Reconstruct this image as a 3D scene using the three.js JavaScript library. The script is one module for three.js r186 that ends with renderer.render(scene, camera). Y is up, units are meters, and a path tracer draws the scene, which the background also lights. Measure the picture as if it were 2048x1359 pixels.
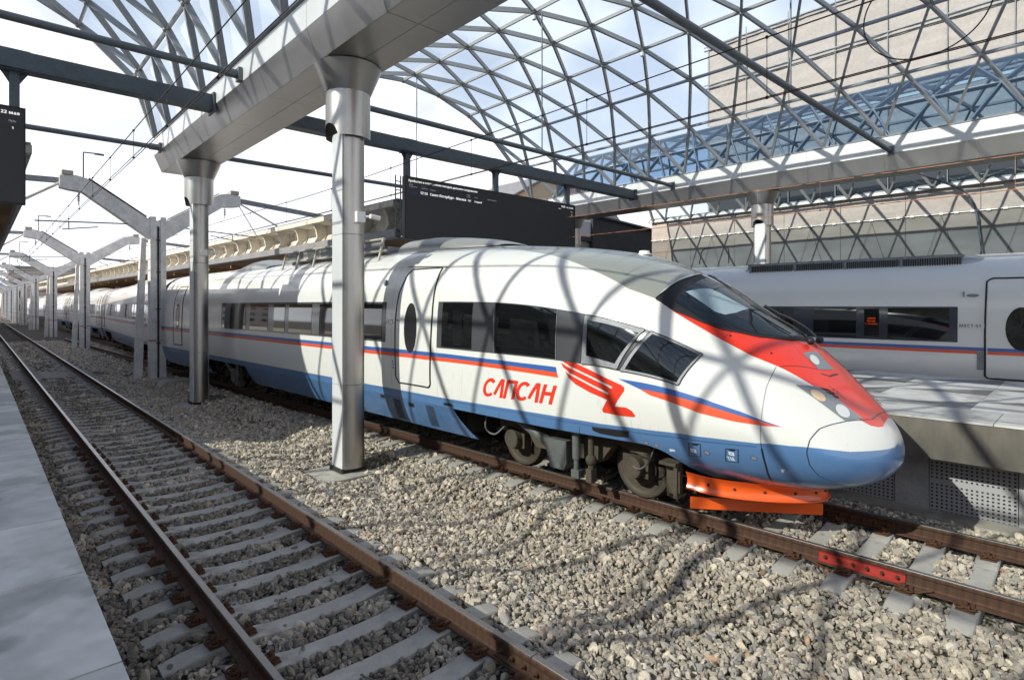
import * as THREE from 'three';
import { mergeGeometries } from 'three/addons/utils/BufferGeometryUtils.js';

// ───────────────────────── camera, sky, sun, exposure ─────────────────────────
const F = 1160, U0 = 1024, V0 = 609, EYE = 2.775;            // focal length and horizon in photo pixels, eye height above the rails
const YAW = Math.atan2(1074, F), YAWT = Math.atan2(1141, F), TURN = YAWT - YAW;   // the train's track is turned a little against the hall
const scene = new THREE.Scene();
const camera = new THREE.PerspectiveCamera(2 * Math.atan(679.5 / F) * 180 / Math.PI, 2048 / 1359, 0.1, 3000);
camera.position.set(0, EYE, 0);
camera.lookAt(Math.sin(YAW) * 10, EYE, -Math.cos(YAW) * 10);
camera.setViewOffset(2048, 1359, 0, 679.5 - V0, 2048, 1359);
camera.updateProjectionMatrix(); camera.updateMatrixWorld();
const renderer = new THREE.WebGLRenderer({ antialias: true });
renderer.setSize(1024, 679);
renderer.toneMapping = THREE.LinearToneMapping;
renderer.toneMappingExposure = 1.2;
renderer.shadowMap.enabled = true;

function mulberry(a) { return () => { a |= 0; a = a + 0x6D2B79F5 | 0; let t = Math.imul(a ^ a >>> 15, 1 | a); t = t + Math.imul(t ^ t >>> 7, 61 | t) ^ t; return ((t ^ t >>> 14) >>> 0) / 4294967296; }; }
const rnd = mulberry(20305);
const rr = (a, b) => a + (b - a) * rnd();
const hash3 = (x, y, z) => { let h = Math.imul(x, 374761393) + Math.imul(y, 668265263) + Math.imul(z, 2147483647 ^ 40503); h = Math.imul(h ^ h >>> 13, 1274126177); return ((h ^ h >>> 16) >>> 0) / 4294967296; };
function noise3(x, y, z, p = 0) {                              // value noise, periodic in x and y with period p when given
  const xi = Math.floor(x), yi = Math.floor(y), zi = Math.floor(z), f = t => t * t * (3 - 2 * t);
  const m = p ? (v => ((v % p) + p) % p) : (v => v);
  const u = f(x - xi), v = f(y - yi), w = f(z - zi); let r = 0;
  for (let k = 0; k < 8; k++) { const a = k & 1, b = k >> 1 & 1, c = k >> 2; r += hash3(m(xi + a), m(yi + b), zi + c) * (a ? u : 1 - u) * (b ? v : 1 - v) * (c ? w : 1 - w); }
  return r;
}
const fbm = (x, y, z, o = 5, p = 0) => { let s = 0, a = 0.5, n = 0; for (let i = 0; i < o; i++) { s += a * noise3(x, y, z + i * 17, p); n += a; x *= 2; y *= 2; p *= 2; z *= 1.7; a *= 0.5; } return s / n; };
const lerp = (a, b, t) => a + (b - a) * t, clamp = (x, a = 0, b = 1) => Math.min(b, Math.max(a, x));
const smooth = (a, b, x) => { const t = clamp((x - a) / (b - a)); return t * t * (3 - 2 * t); };

{ // pale May sky with thin haze towards the horizon and broken cumulus
  const W = 1024, H = 512, d = new Float32Array(W * H * 4);
  for (let j = 0; j < H; j++) for (let i = 0; i < W; i++) {
    const el = ((j + 0.5) / H - 0.5) * Math.PI, az = ((i + 0.5) / W - 0.5) * 2 * Math.PI;
    const y = Math.sin(el), x = Math.cos(el) * Math.cos(az), z = Math.cos(el) * Math.sin(az), k = (j * W + i) * 4;
    const h = Math.max(y, 0);
    const t = Math.pow(h, 0.75);
    let c = [lerp(1.17, 0.12, t), lerp(1.20, 0.21, t), lerp(1.26, 0.42, t)];
    if (y > 0) {
      const q = 1 / (y + 0.22), n = fbm(x * q * 1.7 + 7.3, z * q * 1.7 + 2.1, 3.3, 6);
      const m = smooth(0.44, 0.60, n + 0.12 * smooth(0.55, 0.1, y)) * smooth(0.0, 0.12, y) * 0.92 * smooth(0.95, 0.45, y);
      const b = 1.04 + 0.2 * smooth(0.5, 0.75, fbm(x * q * 3.1 + 1, z * q * 3.1, 9, 5));
      c = c.map((v, n2) => lerp(v, [1.0, 1.01, 1.04][n2] * b * 1.02, m));
    } else c = c.map(v => v * lerp(1, 0.35, smooth(0, -0.2, y)));
    d[k] = c[0]; d[k + 1] = c[1]; d[k + 2] = c[2]; d[k + 3] = 1;
  }
  const sky = new THREE.DataTexture(d, W, H, THREE.RGBAFormat, THREE.FloatType);
  sky.mapping = THREE.EquirectangularReflectionMapping; sky.magFilter = THREE.LinearFilter; sky.needsUpdate = true;
  scene.background = sky; scene.environment = sky;
}
const SUN_AZ = 9 * Math.PI / 180, SUN_EL = 31 * Math.PI / 180;  // from the left of the tracks, late afternoon
const sun = new THREE.DirectionalLight(new THREE.Color(1, 0.905, 0.75), 4.8);
sun.position.set(-Math.cos(SUN_EL) * Math.cos(SUN_AZ) * 80 + 8, Math.sin(SUN_EL) * 80, -Math.cos(SUN_EL) * Math.sin(SUN_AZ) * 80 - 10);
sun.target.position.set(8, 0, -10); scene.add(sun, sun.target);
sun.shadow.radius = 0.65; sun.castShadow = true; sun.shadow.mapSize.set(4096, 4096);
Object.assign(sun.shadow.camera, { left: -60, right: 60, top: 60, bottom: -60, near: 1, far: 220 });

// ───────────────────────── frames and helpers ─────────────────────────
const V3 = (x, y, z) => new THREE.Vector3(x, y, z);
const P = (x, y, s) => V3(x, y, -s);                             // hall frame: x across the tracks, s along them, away from the camera
const T = (t, y, s) => V3(t * Math.cos(TURN) - s * Math.sin(TURN), y, -(t * Math.sin(TURN) + s * Math.cos(TURN)));   // the train's frame
const RIGHT = V3(Math.cos(YAW), 0, Math.sin(YAW)), FWD = V3(Math.sin(YAW), 0, -Math.cos(YAW));
const pixelRay = (u, v) => FWD.clone().addScaledVector(RIGHT, (u - U0) / F).add(V3(0, (V0 - v) / F, 0));
function toPixel(p) { const d = p.clone().sub(camera.position), z = d.dot(FWD); return z < 0.3 ? null : [U0 + F * d.dot(RIGHT) / z, V0 - F * d.y / z, z]; }

const taken = {};
function numbered(n) { const k = taken[n] = (taken[n] ?? -1) + 1; return k ? `${n}_${String(k).padStart(3, '0')}` : n; }
function tag(o, label, category, group, kind) { o.userData.label = label; o.userData.category = category; if (group) o.userData.group = group; if (kind) o.userData.kind = kind; return o; }
function thing(name, label, category, pos = V3(0, 0, 0), turn = 0, group) { const o = new THREE.Group(); o.name = numbered(name); o.position.copy(pos); o.rotation.y = turn; scene.add(o); return tag(o, label, category, group); }
function part(name, geo, mat, parent, label) { const m = new THREE.Mesh(geo, mat); m.name = name; m.castShadow = m.receiveShadow = true; parent.add(m); if (label) m.userData.label = label; return m; }
function single(name, geo, mat, label, category, group, pos, turn) { const m = new THREE.Mesh(geo, mat); m.name = numbered(name); m.castShadow = m.receiveShadow = true; scene.add(m); if (pos) m.position.copy(pos); if (turn) m.rotation.y = turn; return tag(m, label, category, group); }
function structure(name, geo, mat, label) { const m = new THREE.Mesh(geo, mat); m.name = numbered(name); m.castShadow = m.receiveShadow = true; scene.add(m); m.userData.kind = 'structure'; if (label) m.userData.label = label; return m; }

// geometry shorthands: all come back non-indexed with position, normal and uv in metres
function clean(g) { if (g.index) g = g.toNonIndexed(); for (const k of Object.keys(g.attributes)) if (!['position', 'normal', 'uv'].includes(k)) g.deleteAttribute(k); g.morphAttributes = {}; if (!g.attributes.normal) g.computeVertexNormals(); return g; }
function boxUV(g, k = 1) {                                       // uv in metres from the dominant axis of each face
  g = clean(g); const p = g.attributes.position, n = p.count, uv = new Float32Array(n * 2), a = V3(), b = V3(), c = V3();
  for (let i = 0; i < n; i += 3) {
    a.fromBufferAttribute(p, i); b.fromBufferAttribute(p, i + 1); c.fromBufferAttribute(p, i + 2);
    const nn = b.clone().sub(a).cross(c.clone().sub(a)), x = Math.abs(nn.x), y = Math.abs(nn.y), z = Math.abs(nn.z);
    [a, b, c].forEach((v, q) => { const [s, t] = y >= x && y >= z ? [v.x, v.z] : x >= z ? [v.z, v.y] : [v.x, v.y]; uv[(i + q) * 2] = s * k; uv[(i + q) * 2 + 1] = t * k; });
  }
  g.setAttribute('uv', new THREE.BufferAttribute(uv, 2)); return g;
}
const merge = gs => mergeGeometries(gs.filter(Boolean).map(g => { g = clean(g); if (!g.attributes.uv) g = boxUV(g); return g; }));
const at = (g, x, y, z, rx = 0, ry = 0, rz = 0) => { if (rx) g.rotateX(rx); if (ry) g.rotateY(ry); if (rz) g.rotateZ(rz); return g.translate(x, y, z); };
const box = (w, h, d, x = 0, y = 0, z = 0, rx = 0, ry = 0, rz = 0) => boxUV(at(new THREE.BoxGeometry(w, h, d), x, y, z, rx, ry, rz));
const cyl = (r0, r1, h, n, x = 0, y = 0, z = 0, rx = 0, ry = 0, rz = 0) => clean(at(new THREE.CylinderGeometry(r1, r0, h, n), x, y, z, rx, ry, rz));
const sph = (r, x, y, z, sx = 1, sy = 1, sz = 1, n = 12) => clean(new THREE.SphereGeometry(r, n, Math.max(6, n * 0.6 | 0)).scale(sx, sy, sz).translate(x, y, z));
function rod(a, b, r, n = 8, r2 = r) { const d = b.clone().sub(a), l = d.length(), g = new THREE.CylinderGeometry(r2, r, l, n); g.applyQuaternion(new THREE.Quaternion().setFromUnitVectors(V3(0, 1, 0), d.normalize())); const m = a.clone().add(b).multiplyScalar(0.5); return clean(g.translate(m.x, m.y, m.z)); }
function barMatrix(a, b, up, w, h) { const z = b.clone().sub(a), l = z.length(); z.normalize(); const x = up.clone().cross(z).normalize(), y = z.clone().cross(x).normalize(), m = a.clone().add(b).multiplyScalar(0.5); return new THREE.Matrix4().makeBasis(x.multiplyScalar(w), y.multiplyScalar(h), z.multiplyScalar(l)).setPosition(m); }
const bar = (a, b, w, h, up = V3(0, 1, 0)) => boxUV(new THREE.BoxGeometry(1, 1, 1).applyMatrix4(barMatrix(a, b, up, w, h)));
const wire = (pts, r, n = 5, seg) => clean(new THREE.TubeGeometry(new THREE.CatmullRomCurve3(pts), seg || pts.length * 4, r, n, false));
function extrude(pts, depth, bevel = 0) { const s = new THREE.Shape(pts.map(p => new THREE.Vector2(p[0], p[1]))); return boxUV(new THREE.ExtrudeGeometry(s, { depth: depth - 2 * bevel, bevelEnabled: bevel > 0, bevelSize: bevel, bevelThickness: bevel, bevelSegments: 1, bevelOffset: -bevel, steps: 1 }).translate(0, 0, bevel)); }
const prism = (pts, s0, s1, b = 0) => extrude(pts, s1 - s0, b).translate(0, 0, -s1);      // section in (x, y), running from s0 to s1
function gridGeo(nu, nv, f, uvf) {                               // smooth surface from a function of (i, j)
  const pos = [], uv = [], idx = [];
  for (let j = 0; j <= nv; j++) for (let i = 0; i <= nu; i++) { const p = f(i / nu, j / nv); pos.push(p.x, p.y, p.z); uv.push(...(uvf ? uvf(i / nu, j / nv) : [i / nu, j / nv])); }
  for (let j = 0; j < nv; j++) for (let i = 0; i < nu; i++) { const a = j * (nu + 1) + i, b = a + 1, c = a + nu + 1, d = c + 1; idx.push(a, b, d, a, d, c); }
  const g = new THREE.BufferGeometry(); g.setAttribute('position', new THREE.Float32BufferAttribute(pos, 3)); g.setAttribute('uv', new THREE.Float32BufferAttribute(uv, 2)); g.setIndex(idx); g.computeVertexNormals(); return g;
}
const table = pts => x => { if (x <= pts[0][0]) return pts[0][1]; for (let i = 1; i < pts.length; i++) if (x <= pts[i][0]) { const [x0, y0] = pts[i - 1], [x1, y1] = pts[i], m = k => (k <= 0 || k >= pts.length - 1) ? (k <= 0 ? (pts[1][1] - pts[0][1]) / (pts[1][0] - pts[0][0]) : (pts[k][1] - pts[k - 1][1]) / (pts[k][0] - pts[k - 1][0])) : (() => { const d0 = (pts[k][1] - pts[k - 1][1]) / (pts[k][0] - pts[k - 1][0]), d1 = (pts[k + 1][1] - pts[k][1]) / (pts[k + 1][0] - pts[k][0]); return d0 * d1 <= 0 ? 0 : 2 * d0 * d1 / (d0 + d1); })(); const h = x1 - x0, t = (x - x0) / h, a = m(i - 1), b = m(i); return (2 * t ** 3 - 3 * t * t + 1) * y0 + (t ** 3 - 2 * t * t + t) * h * a + (-2 * t ** 3 + 3 * t * t) * y1 + (t ** 3 - t * t) * h * b; } return pts.at(-1)[1]; };

// up to 300 of a kind as parts of their own (those that show largest), the rest as one part
function pieces(parent, name, list, restName, limit = 300) {
  for (const p of list) { const q = toPixel(p.c); p.rank = !q || q[0] < -150 || q[0] > 2198 || q[1] < -150 || q[1] > 1509 ? 0 : (p.size || 1) / q[2]; }
  list.sort((a, b) => b.rank - a.rank);
  list.slice(0, limit).forEach(p => { const m = part(name, p.geo, p.mat, parent); if (p.matrix) { m.applyMatrix4(p.matrix); } });
  const rest = {};
  for (const p of list.slice(limit)) { (rest[p.mat.uuid] ??= { mat: p.mat, g: [] }).g.push(p.matrix ? clean(p.geo.clone()).applyMatrix4(p.matrix) : p.geo.clone()); }
  for (const r of Object.values(rest)) { const m = part(restName, merge(r.g), r.mat, parent); m.userData.kind = 'stuff'; }
}

// ───────────────────────── materials ─────────────────────────
function noiseMap(size, fn, srgb = true, rx = 1, ry = 1) {
  const d = new Uint8Array(size * size * 4);
  for (let j = 0; j < size; j++) for (let i = 0; i < size; i++) { const c = fn(i / size, j / size), k = (j * size + i) * 4; for (let q = 0; q < 3; q++) d[k + q] = clamp(c[q] ?? c[0], 0, 1) * 255; d[k + 3] = 255; }
  const t = new THREE.DataTexture(d, size, size); t.wrapS = t.wrapT = THREE.RepeatWrapping; t.magFilter = THREE.LinearFilter; t.minFilter = THREE.LinearMipmapLinearFilter; t.generateMipmaps = true; if (srgb) t.colorSpace = THREE.SRGBColorSpace; t.repeat.set(rx, ry); t.needsUpdate = true; return t;
}
const grain = noiseMap(256, (u, v) => { const n = 0.72 + 0.2 * fbm(u * 8, v * 8, 1, 5, 8) + 0.14 * fbm(u * 64, v * 64, 4, 2, 64); return [n, n, n]; }, true, 0.6, 0.6);
const blotch = noiseMap(256, (u, v) => { const a = fbm(u * 4, v * 4, 7, 5, 4), b = fbm(u * 32, v * 32, 2, 3, 32), n = 0.66 + 0.38 * a + 0.14 * (b - 0.5) - 0.16 * smooth(0.55, 0.68, fbm(u * 6, v * 6, 12, 5, 6)); return [n, n * 0.99, n * 0.97]; }, true, 0.35, 0.35);
const roughMap = noiseMap(256, (u, v) => { const n = 0.6 + 0.5 * fbm(u * 6, v * 6, 21, 5, 6); return [n, n, n]; }, false, 0.5, 0.5);
const brushed = noiseMap(256, (u, v) => { const n = 0.72 + 0.4 * (fbm(u * 4, v * 128, 31, 3, 4) - 0.5) + 0.3 * fbm(u * 3, v * 3, 33, 4, 3); return [n, n, n]; }, false, 0.7, 0.7);
const streak = noiseMap(256, (u, v) => { const n = 0.9 + 0.1 * (fbm(u * 3, v * 3, 41, 5, 3) - 0.5) + 0.03 * fbm(u * 32, v * 4, 43, 3, 4); return [n, n, n]; }, true, 0.2, 0.2);
const bumpFine = noiseMap(256, (u, v) => { const n = fbm(u * 48, v * 48, 51, 4, 48); return [n, n, n]; }, false, 1, 1);
const std = (r, g, b, rough = 0.7, metal = 0, extra = {}) => new THREE.MeshStandardMaterial({ color: new THREE.Color().setRGB(r, g, b), roughness: rough, metalness: metal, ...extra });
const phys = (r, g, b, rough, metal, extra = {}) => new THREE.MeshPhysicalMaterial({ color: new THREE.Color().setRGB(r, g, b), roughness: rough, metalness: metal, ...extra });
const M = {
  steelPanel: std(0.5, 0.485, 0.47, 0.42, 0.88, { roughnessMap: brushed, map: streak }),
  steelColumn: std(0.52, 0.50, 0.475, 0.34, 0.95, { map: streak }),
  whitePanel: std(0.78, 0.79, 0.8, 0.5, 0.12, { roughnessMap: brushed, map: streak }),
  darkGap: std(0.5, 0.485, 0.47, 0.42, 0.88),
  greySteel: std(0.11, 0.135, 0.16, 0.5, 0.1, { map: grain }),
  tieSteel: std(0.17, 0.19, 0.21, 0.45, 0.2, { map: grain }),
  bar: std(0.42, 0.43, 0.435, 0.45, 0.2, { map: grain }),
  lampGlass: new THREE.MeshPhysicalMaterial({ color: new THREE.Color().setRGB(0.96, 0.97, 0.97), transmission: 1, thickness: 0, roughness: 0.0, ior: 1.5, side: THREE.DoubleSide }),
  blueGlass: new THREE.MeshPhysicalMaterial({ color: new THREE.Color().setRGB(0.42, 0.54, 0.66), transmission: 1, thickness: 0, roughness: 0.0, ior: 1.6, side: THREE.DoubleSide }),
  screenGlass: new THREE.MeshPhysicalMaterial({ color: new THREE.Color().setRGB(0.62, 0.70, 0.74), transmission: 1, thickness: 0, roughness: 0.0, ior: 1.55, side: THREE.DoubleSide }),
  glass: new THREE.MeshPhysicalMaterial({ color: new THREE.Color().setRGB(0.80, 0.89, 0.955), transmission: 1, thickness: 0, roughness: 0.0, ior: 1.5, side: THREE.DoubleSide }),
  concrete: std(0.46, 0.445, 0.41, 0.9, 0, { map: blotch, bumpMap: bumpFine, bumpScale: 0.004 }),
  sleeper: std(0.46, 0.445, 0.42, 0.92, 0, { map: blotch, bumpMap: bumpFine, bumpScale: 0.004 }),
  paleConcrete: std(0.84, 0.835, 0.83, 0.85, 0, { map: grain, bumpMap: bumpFine, bumpScale: 0.004 }),
  stone: std(0.68, 0.675, 0.66, 0.7, 0, { map: blotch, roughnessMap: roughMap }),
  stone2: std(0.58, 0.58, 0.58, 0.7, 0, { map: blotch, roughnessMap: roughMap }),
  stone3: std(0.48, 0.485, 0.49, 0.7, 0, { map: blotch, roughnessMap: roughMap }),
  stoneDark: std(0.24, 0.24, 0.24, 0.7, 0, { map: blotch, roughnessMap: roughMap }),
  fascia: std(0.2, 0.19, 0.175, 0.8, 0, { map: noiseMap(256, (u, v) => { const n = 0.55 + 0.5 * fbm(u * 22, v * 2, 61, 4, 2) + 0.25 * (fbm(u * 3, v * 3, 63, 4, 3) - 0.5); return [n, n * 0.98, n * 0.95]; }, true, 0.3, 0.9) }),
  rust: std(0.12, 0.06, 0.032, 0.85, 0.1, { map: noiseMap(128, (u, v) => { const n = 0.6 + 0.5 * fbm(u * 12, v * 12, 71, 4, 12); return [n, n * 0.93, n * 0.88]; }, true, 3, 3), bumpMap: bumpFine, bumpScale: 0.003 }),
  railWeb: std(0.105, 0.06, 0.04, 0.75, 0.25, { map: noiseMap(128, (u, v) => { const n = 0.62 + 0.5 * fbm(u * 16, v * 3, 73, 4, 3); return [n, n * 0.94, n * 0.9]; }, true, 2, 2) }),
  railHead: std(0.26, 0.25, 0.245, 0.38, 0.8, { roughnessMap: brushed }),
  redPaint: std(0.42, 0.035, 0.025, 0.6, 0, { map: grain }),
  black: std(0.012, 0.012, 0.013, 0.6),
  rubber: std(0.02, 0.02, 0.021, 0.75),
  darkGlass: phys(0.006, 0.007, 0.008, 0.04, 0, { clearcoat: 1, clearcoatRoughness: 0.02, specularIntensity: 1 }),
  tintGlass: phys(0.010, 0.013, 0.017, 0.05, 0, { clearcoat: 1, clearcoatRoughness: 0.03 }),
  bandGrey: phys(0.075, 0.078, 0.085, 0.22, 0.1, { clearcoat: 0.6, clearcoatRoughness: 0.1 }),
  chrome: std(0.55, 0.55, 0.56, 0.22, 1),
  bogie: std(0.08, 0.067, 0.05, 0.9, 0.05, { map: blotch, bumpMap: bumpFine, bumpScale: 0.006 }),
  bogieDark: std(0.035, 0.033, 0.03, 0.9, 0.05, { map: grain }),
  wheel: std(0.08, 0.066, 0.052, 0.6, 0.45, { map: blotch }),
  damper: std(0.15, 0.16, 0.155, 0.55, 0.2, { map: grain }),
  orange: phys(0.85, 0.115, 0.012, 0.35, 0, { clearcoat: 0.5, clearcoatRoughness: 0.15 }),
  screen: std(0.012, 0.013, 0.018, 0.35),
  wireRed: std(0.10, 0.055, 0.045, 0.6, 0.5),
  wireDark: std(0.06, 0.05, 0.05, 0.6, 0.5),
  copper: std(0.45, 0.19, 0.10, 0.5, 0.6),
  cream: std(0.78, 0.75, 0.69, 0.8, 0, { map: blotch }),
  woodSoffit: std(0.30, 0.20, 0.12, 0.8, 0, { map: noiseMap(128, (u, v) => { const n = 0.6 + 0.5 * fbm(u * 3, v * 40, 81, 4, 3); return [n, n * 0.95, n * 0.9]; }, true, 0.3, 0.3) }),
  zinc: std(0.32, 0.33, 0.35, 0.6, 0.3, { map: grain }),
  netBeige: std(0.56, 0.515, 0.495, 0.95, 0, { map: noiseMap(256, (u, v) => { const n = 0.86 + 0.1 * fbm(u * 3, v * 24, 91, 4, 3) + 0.08 * (fbm(u * 64, v * 64, 93, 2, 64) - 0.5); return [n, n * 0.985, n * 0.97]; }, true, 0.12, 0.12), bumpMap: bumpFine, bumpScale: 0.01 }),
  netGrey: std(0.30, 0.285, 0.265, 0.95, 0, { map: noiseMap(256, (u, v) => { const n = 0.75 + 0.25 * fbm(u * 4, v * 12, 95, 4, 4); return [n, n, n]; }, true, 0.15, 0.15) }),
  hoarding: std(0.045, 0.05, 0.06, 0.8, 0, { map: grain }),
  corrugated: std(0.62, 0.66, 0.72, 0.5, 0.3), brickRed: std(0.3, 0.09, 0.06, 0.85), peach: std(0.62, 0.45, 0.3, 0.85),
  plasticWhite: std(0.75, 0.75, 0.74, 0.5), lampLens: phys(0.7, 0.7, 0.68, 0.15, 0.1, { clearcoat: 1 }), lampWarm: phys(0.72, 0.52, 0.33, 0.15, 0.1, { clearcoat: 1 }), lampBowl: std(0.24, 0.26, 0.28, 0.35, 0.2),
};

// ───────────────────────── ground, ballast, tracks ─────────────────────────
const X1 = 2.45, TC = 8.03, XS = 5.25, XR = 23.3, XL = -11.75, S_END = 22.7;   // track 1, train track, column rows
const acrossT = (x, s) => x * Math.cos(TURN) + s * Math.sin(TURN);
function bedY(x, s) {
  const d1 = Math.abs(x - X1), d2 = Math.abs(acrossT(x, s) - TC);
  const a = lerp(-0.245, -0.42, smooth(1.5, 2.5, d1)), b = lerp(-0.245, -0.42, smooth(1.65, 2.5, d2));
  return Math.max(a, b) + 0.05 * (noise3(x * 1.3, s * 1.3, 5) - 0.5) * smooth(1.3, 1.9, Math.min(d1, d2));
}
const gravelMap = noiseMap(512, (u, v) => { const a = fbm(u * 64, v * 64, 3, 3, 64), b = fbm(u * 5, v * 5, 8, 4, 5), n = 0.30 + 0.75 * smooth(0.3, 0.75, a) * (0.75 + 0.4 * b); return [n, n * 0.965, n * 0.91]; }, true, 0.55, 0.55);
M.gravel = std(0.40, 0.365, 0.315, 0.95, 0, { map: gravelMap, bumpMap: gravelMap, bumpScale: 0.03 });
M.gravelShade = std(0.2, 0.187, 0.168, 0.95, 0, { map: gravelMap, bumpMap: gravelMap, bumpScale: 0.03 });  // darker copy of the gravel: the shade on the empty track in its colour
M.groundFar = std(0.22, 0.21, 0.2, 0.95, 0, { map: gravelMap });
structure('ground', boxUV(new THREE.PlaneGeometry(1600, 1600).rotateX(-Math.PI / 2).translate(0, -0.62, 0)), M.groundFar, 'flat gravelly ground around the station');
const bedSheet = (x0, x1, s0, s1, nu, nv) => gridGeo(nu, nv, (i, j) => { const x = lerp(x0, x1, i), s = lerp(s0, s1, j); return P(x, bedY(x, Math.min(s, 34)) - 0.015 - 0.035 * smooth(24, 34, s), s); }, (i, j) => [lerp(x0, x1, i), lerp(s0, s1, j)]);
structure('ballast_bed', bedSheet(3.5, 11.2, -9, 15, 56, 140), M.gravel, 'pale crushed stone bed around the steel column');
structure('ballast_bed', bedSheet(0.45, 3.5, -9, 15, 24, 140), M.gravelShade, 'stone bed of the empty track, shade put into its darker colour');
structure('ballast_bed', merge([bedSheet(0.45, 3.5, 15, 34, 24, 100), bedSheet(0.45, 3.5, 34, 220, 10, 60)].map(clean)), M.gravelShade, 'stone bed of the empty track running on down the line, shade put into its colour');
structure('ballast_bed', merge([bedSheet(3.5, 11.2, 15, 34, 56, 100), bedSheet(3.5, 16, 34, 220, 30, 60)].map(clean)), M.gravel, 'crushed stone bed between the pylons');

// one concrete sleeper: higher at the rail seats, lower in the middle, sides battered
const sleeperGeo = (() => {
  const st = [[-1.35, -0.24], [-1.2, -0.212], [-0.98, -0.190], [-0.6, -0.192], [-0.42, -0.222], [0, -0.236], [0.42, -0.222], [0.6, -0.192], [0.98, -0.190], [1.2, -0.212], [1.35, -0.24]];
  const ring = ([x, y]) => [[x, -0.42, 0.15], [x, y - 0.012, 0.112], [x, y, 0.1], [x, y, -0.1], [x, y - 0.012, -0.112], [x, -0.42, -0.15]].map(p => V3(...p));
  const pos = [], tri = (a, b, c) => pos.push(...a.toArray(), ...b.toArray(), ...c.toArray());
  for (let i = 0; i + 1 < st.length; i++) { const A = ring(st[i]), B = ring(st[i + 1]); for (let k = 0; k < 5; k++) { tri(A[k], B[k], B[k + 1]); tri(A[k], B[k + 1], A[k + 1]); } }
  for (const [e, f] of [[ring(st[0]), 1], [ring(st.at(-1)), -1]]) for (let k = 1; k < 5; k++) f > 0 ? tri(e[0], e[k], e[k + 1]) : tri(e[0], e[k + 1], e[k]);
  const g = new THREE.BufferGeometry(); g.setAttribute('position', new THREE.Float32BufferAttribute(pos, 3)); return boxUV(g, 1);
})();
const fastenerGeo = merge([box(0.15, 0.014, 0.15, 0, -0.183, 0), cyl(0.013, 0.013, 0.085, 8, 0.02, -0.14, 0), cyl(0.024, 0.024, 0.022, 6, 0.02, -0.118, 0), box(0.07, 0.018, 0.07, 0.005, -0.15, 0),
  clean(new THREE.TorusGeometry(0.036, 0.009, 5, 12).rotateX(Math.PI / 2).translate(0.03, -0.16, 0.045)), clean(new THREE.TorusGeometry(0.036, 0.009, 5, 12).rotateX(Math.PI / 2).translate(0.03, -0.16, -0.045)), box(0.05, 0.05, 0.13, -0.045, -0.165, 0)]);
const railProfile = [[-0.07, -0.18], [0.07, -0.18], [0.07, -0.168], [0.022, -0.15], [0.009, -0.135], [0.009, -0.055], [0.034, -0.042], [0.036, -0.014], [0.028, -0.003], [-0.028, -0.003], [-0.036, -0.014], [-0.034, -0.042], [-0.009, -0.055], [-0.009, -0.135], [-0.022, -0.15], [-0.07, -0.168]];
const plateGeo = (() => { const pr = [[0, -0.152], [0.05, -0.158], [0.052, -0.146], [0.022, -0.128], [0.022, -0.066], [0.03, -0.052], [0, -0.05]]; return s => prism(pr.map(([x, y]) => [x * s, y]), -0.42, 0.42); })();
function track(name, label, origin, turn, s0, s1, sleeperTo, fastTo, phase, mat = M.sleeper) {
  const g = thing(name, label, 'railway track', origin, turn);
  const webGeo = prism(railProfile, s0, s1), headGeo = prism([[-0.030, -0.0029], [0.030, -0.0029], [0.027, 0.0012], [-0.027, 0.0012]], s0, s1);
  for (const x of [-0.796, 0.796]) { const r = part('rail', webGeo, M.railWeb, g); r.position.x = x; part('rail_head', headGeo, M.railHead, r); }
  let n = 0;
  for (let s = s0 + phase; s < sleeperTo; s += 0.545, n++) {
    const sl = part('sleeper', sleeperGeo, mat, g); sl.position.set(rr(-0.02, 0.02), rr(-0.006, 0.004), -s + rr(-0.02, 0.02)); sl.rotation.y = rr(-0.012, 0.012);
    if (s > -4 && s < fastTo) for (const [x, f] of [[-0.796, -1], [-0.796, 1], [0.796, -1], [0.796, 1]]) { const c = part('rail_fastener', fastenerGeo, M.rust, sl); c.position.set(x + f * 0.125, rr(-0.003, 0.004), 0); c.rotation.y = (f > 0 ? 0 : Math.PI) + rr(-0.12, 0.12); }
  }
  return g;
}
const track1 = track('railway_track', 'empty railway track beside the pale platform edge, its rails rusty brown', P(X1, 0, 0), 0, -9, 150, 62, 15, 0.28, M.sleeperShade = std(0.43, 0.415, 0.39, 0.92, 0, { map: blotch, bumpMap: bumpFine, bumpScale: 0.004 }));  // slightly darker sleeper copy, carrying the shade on this track
const trackT = track('railway_track', 'railway track carrying the white train with the red nose', T(TC, 0, 0), TURN, -9, 60, 16, 9, 0.1);
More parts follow.
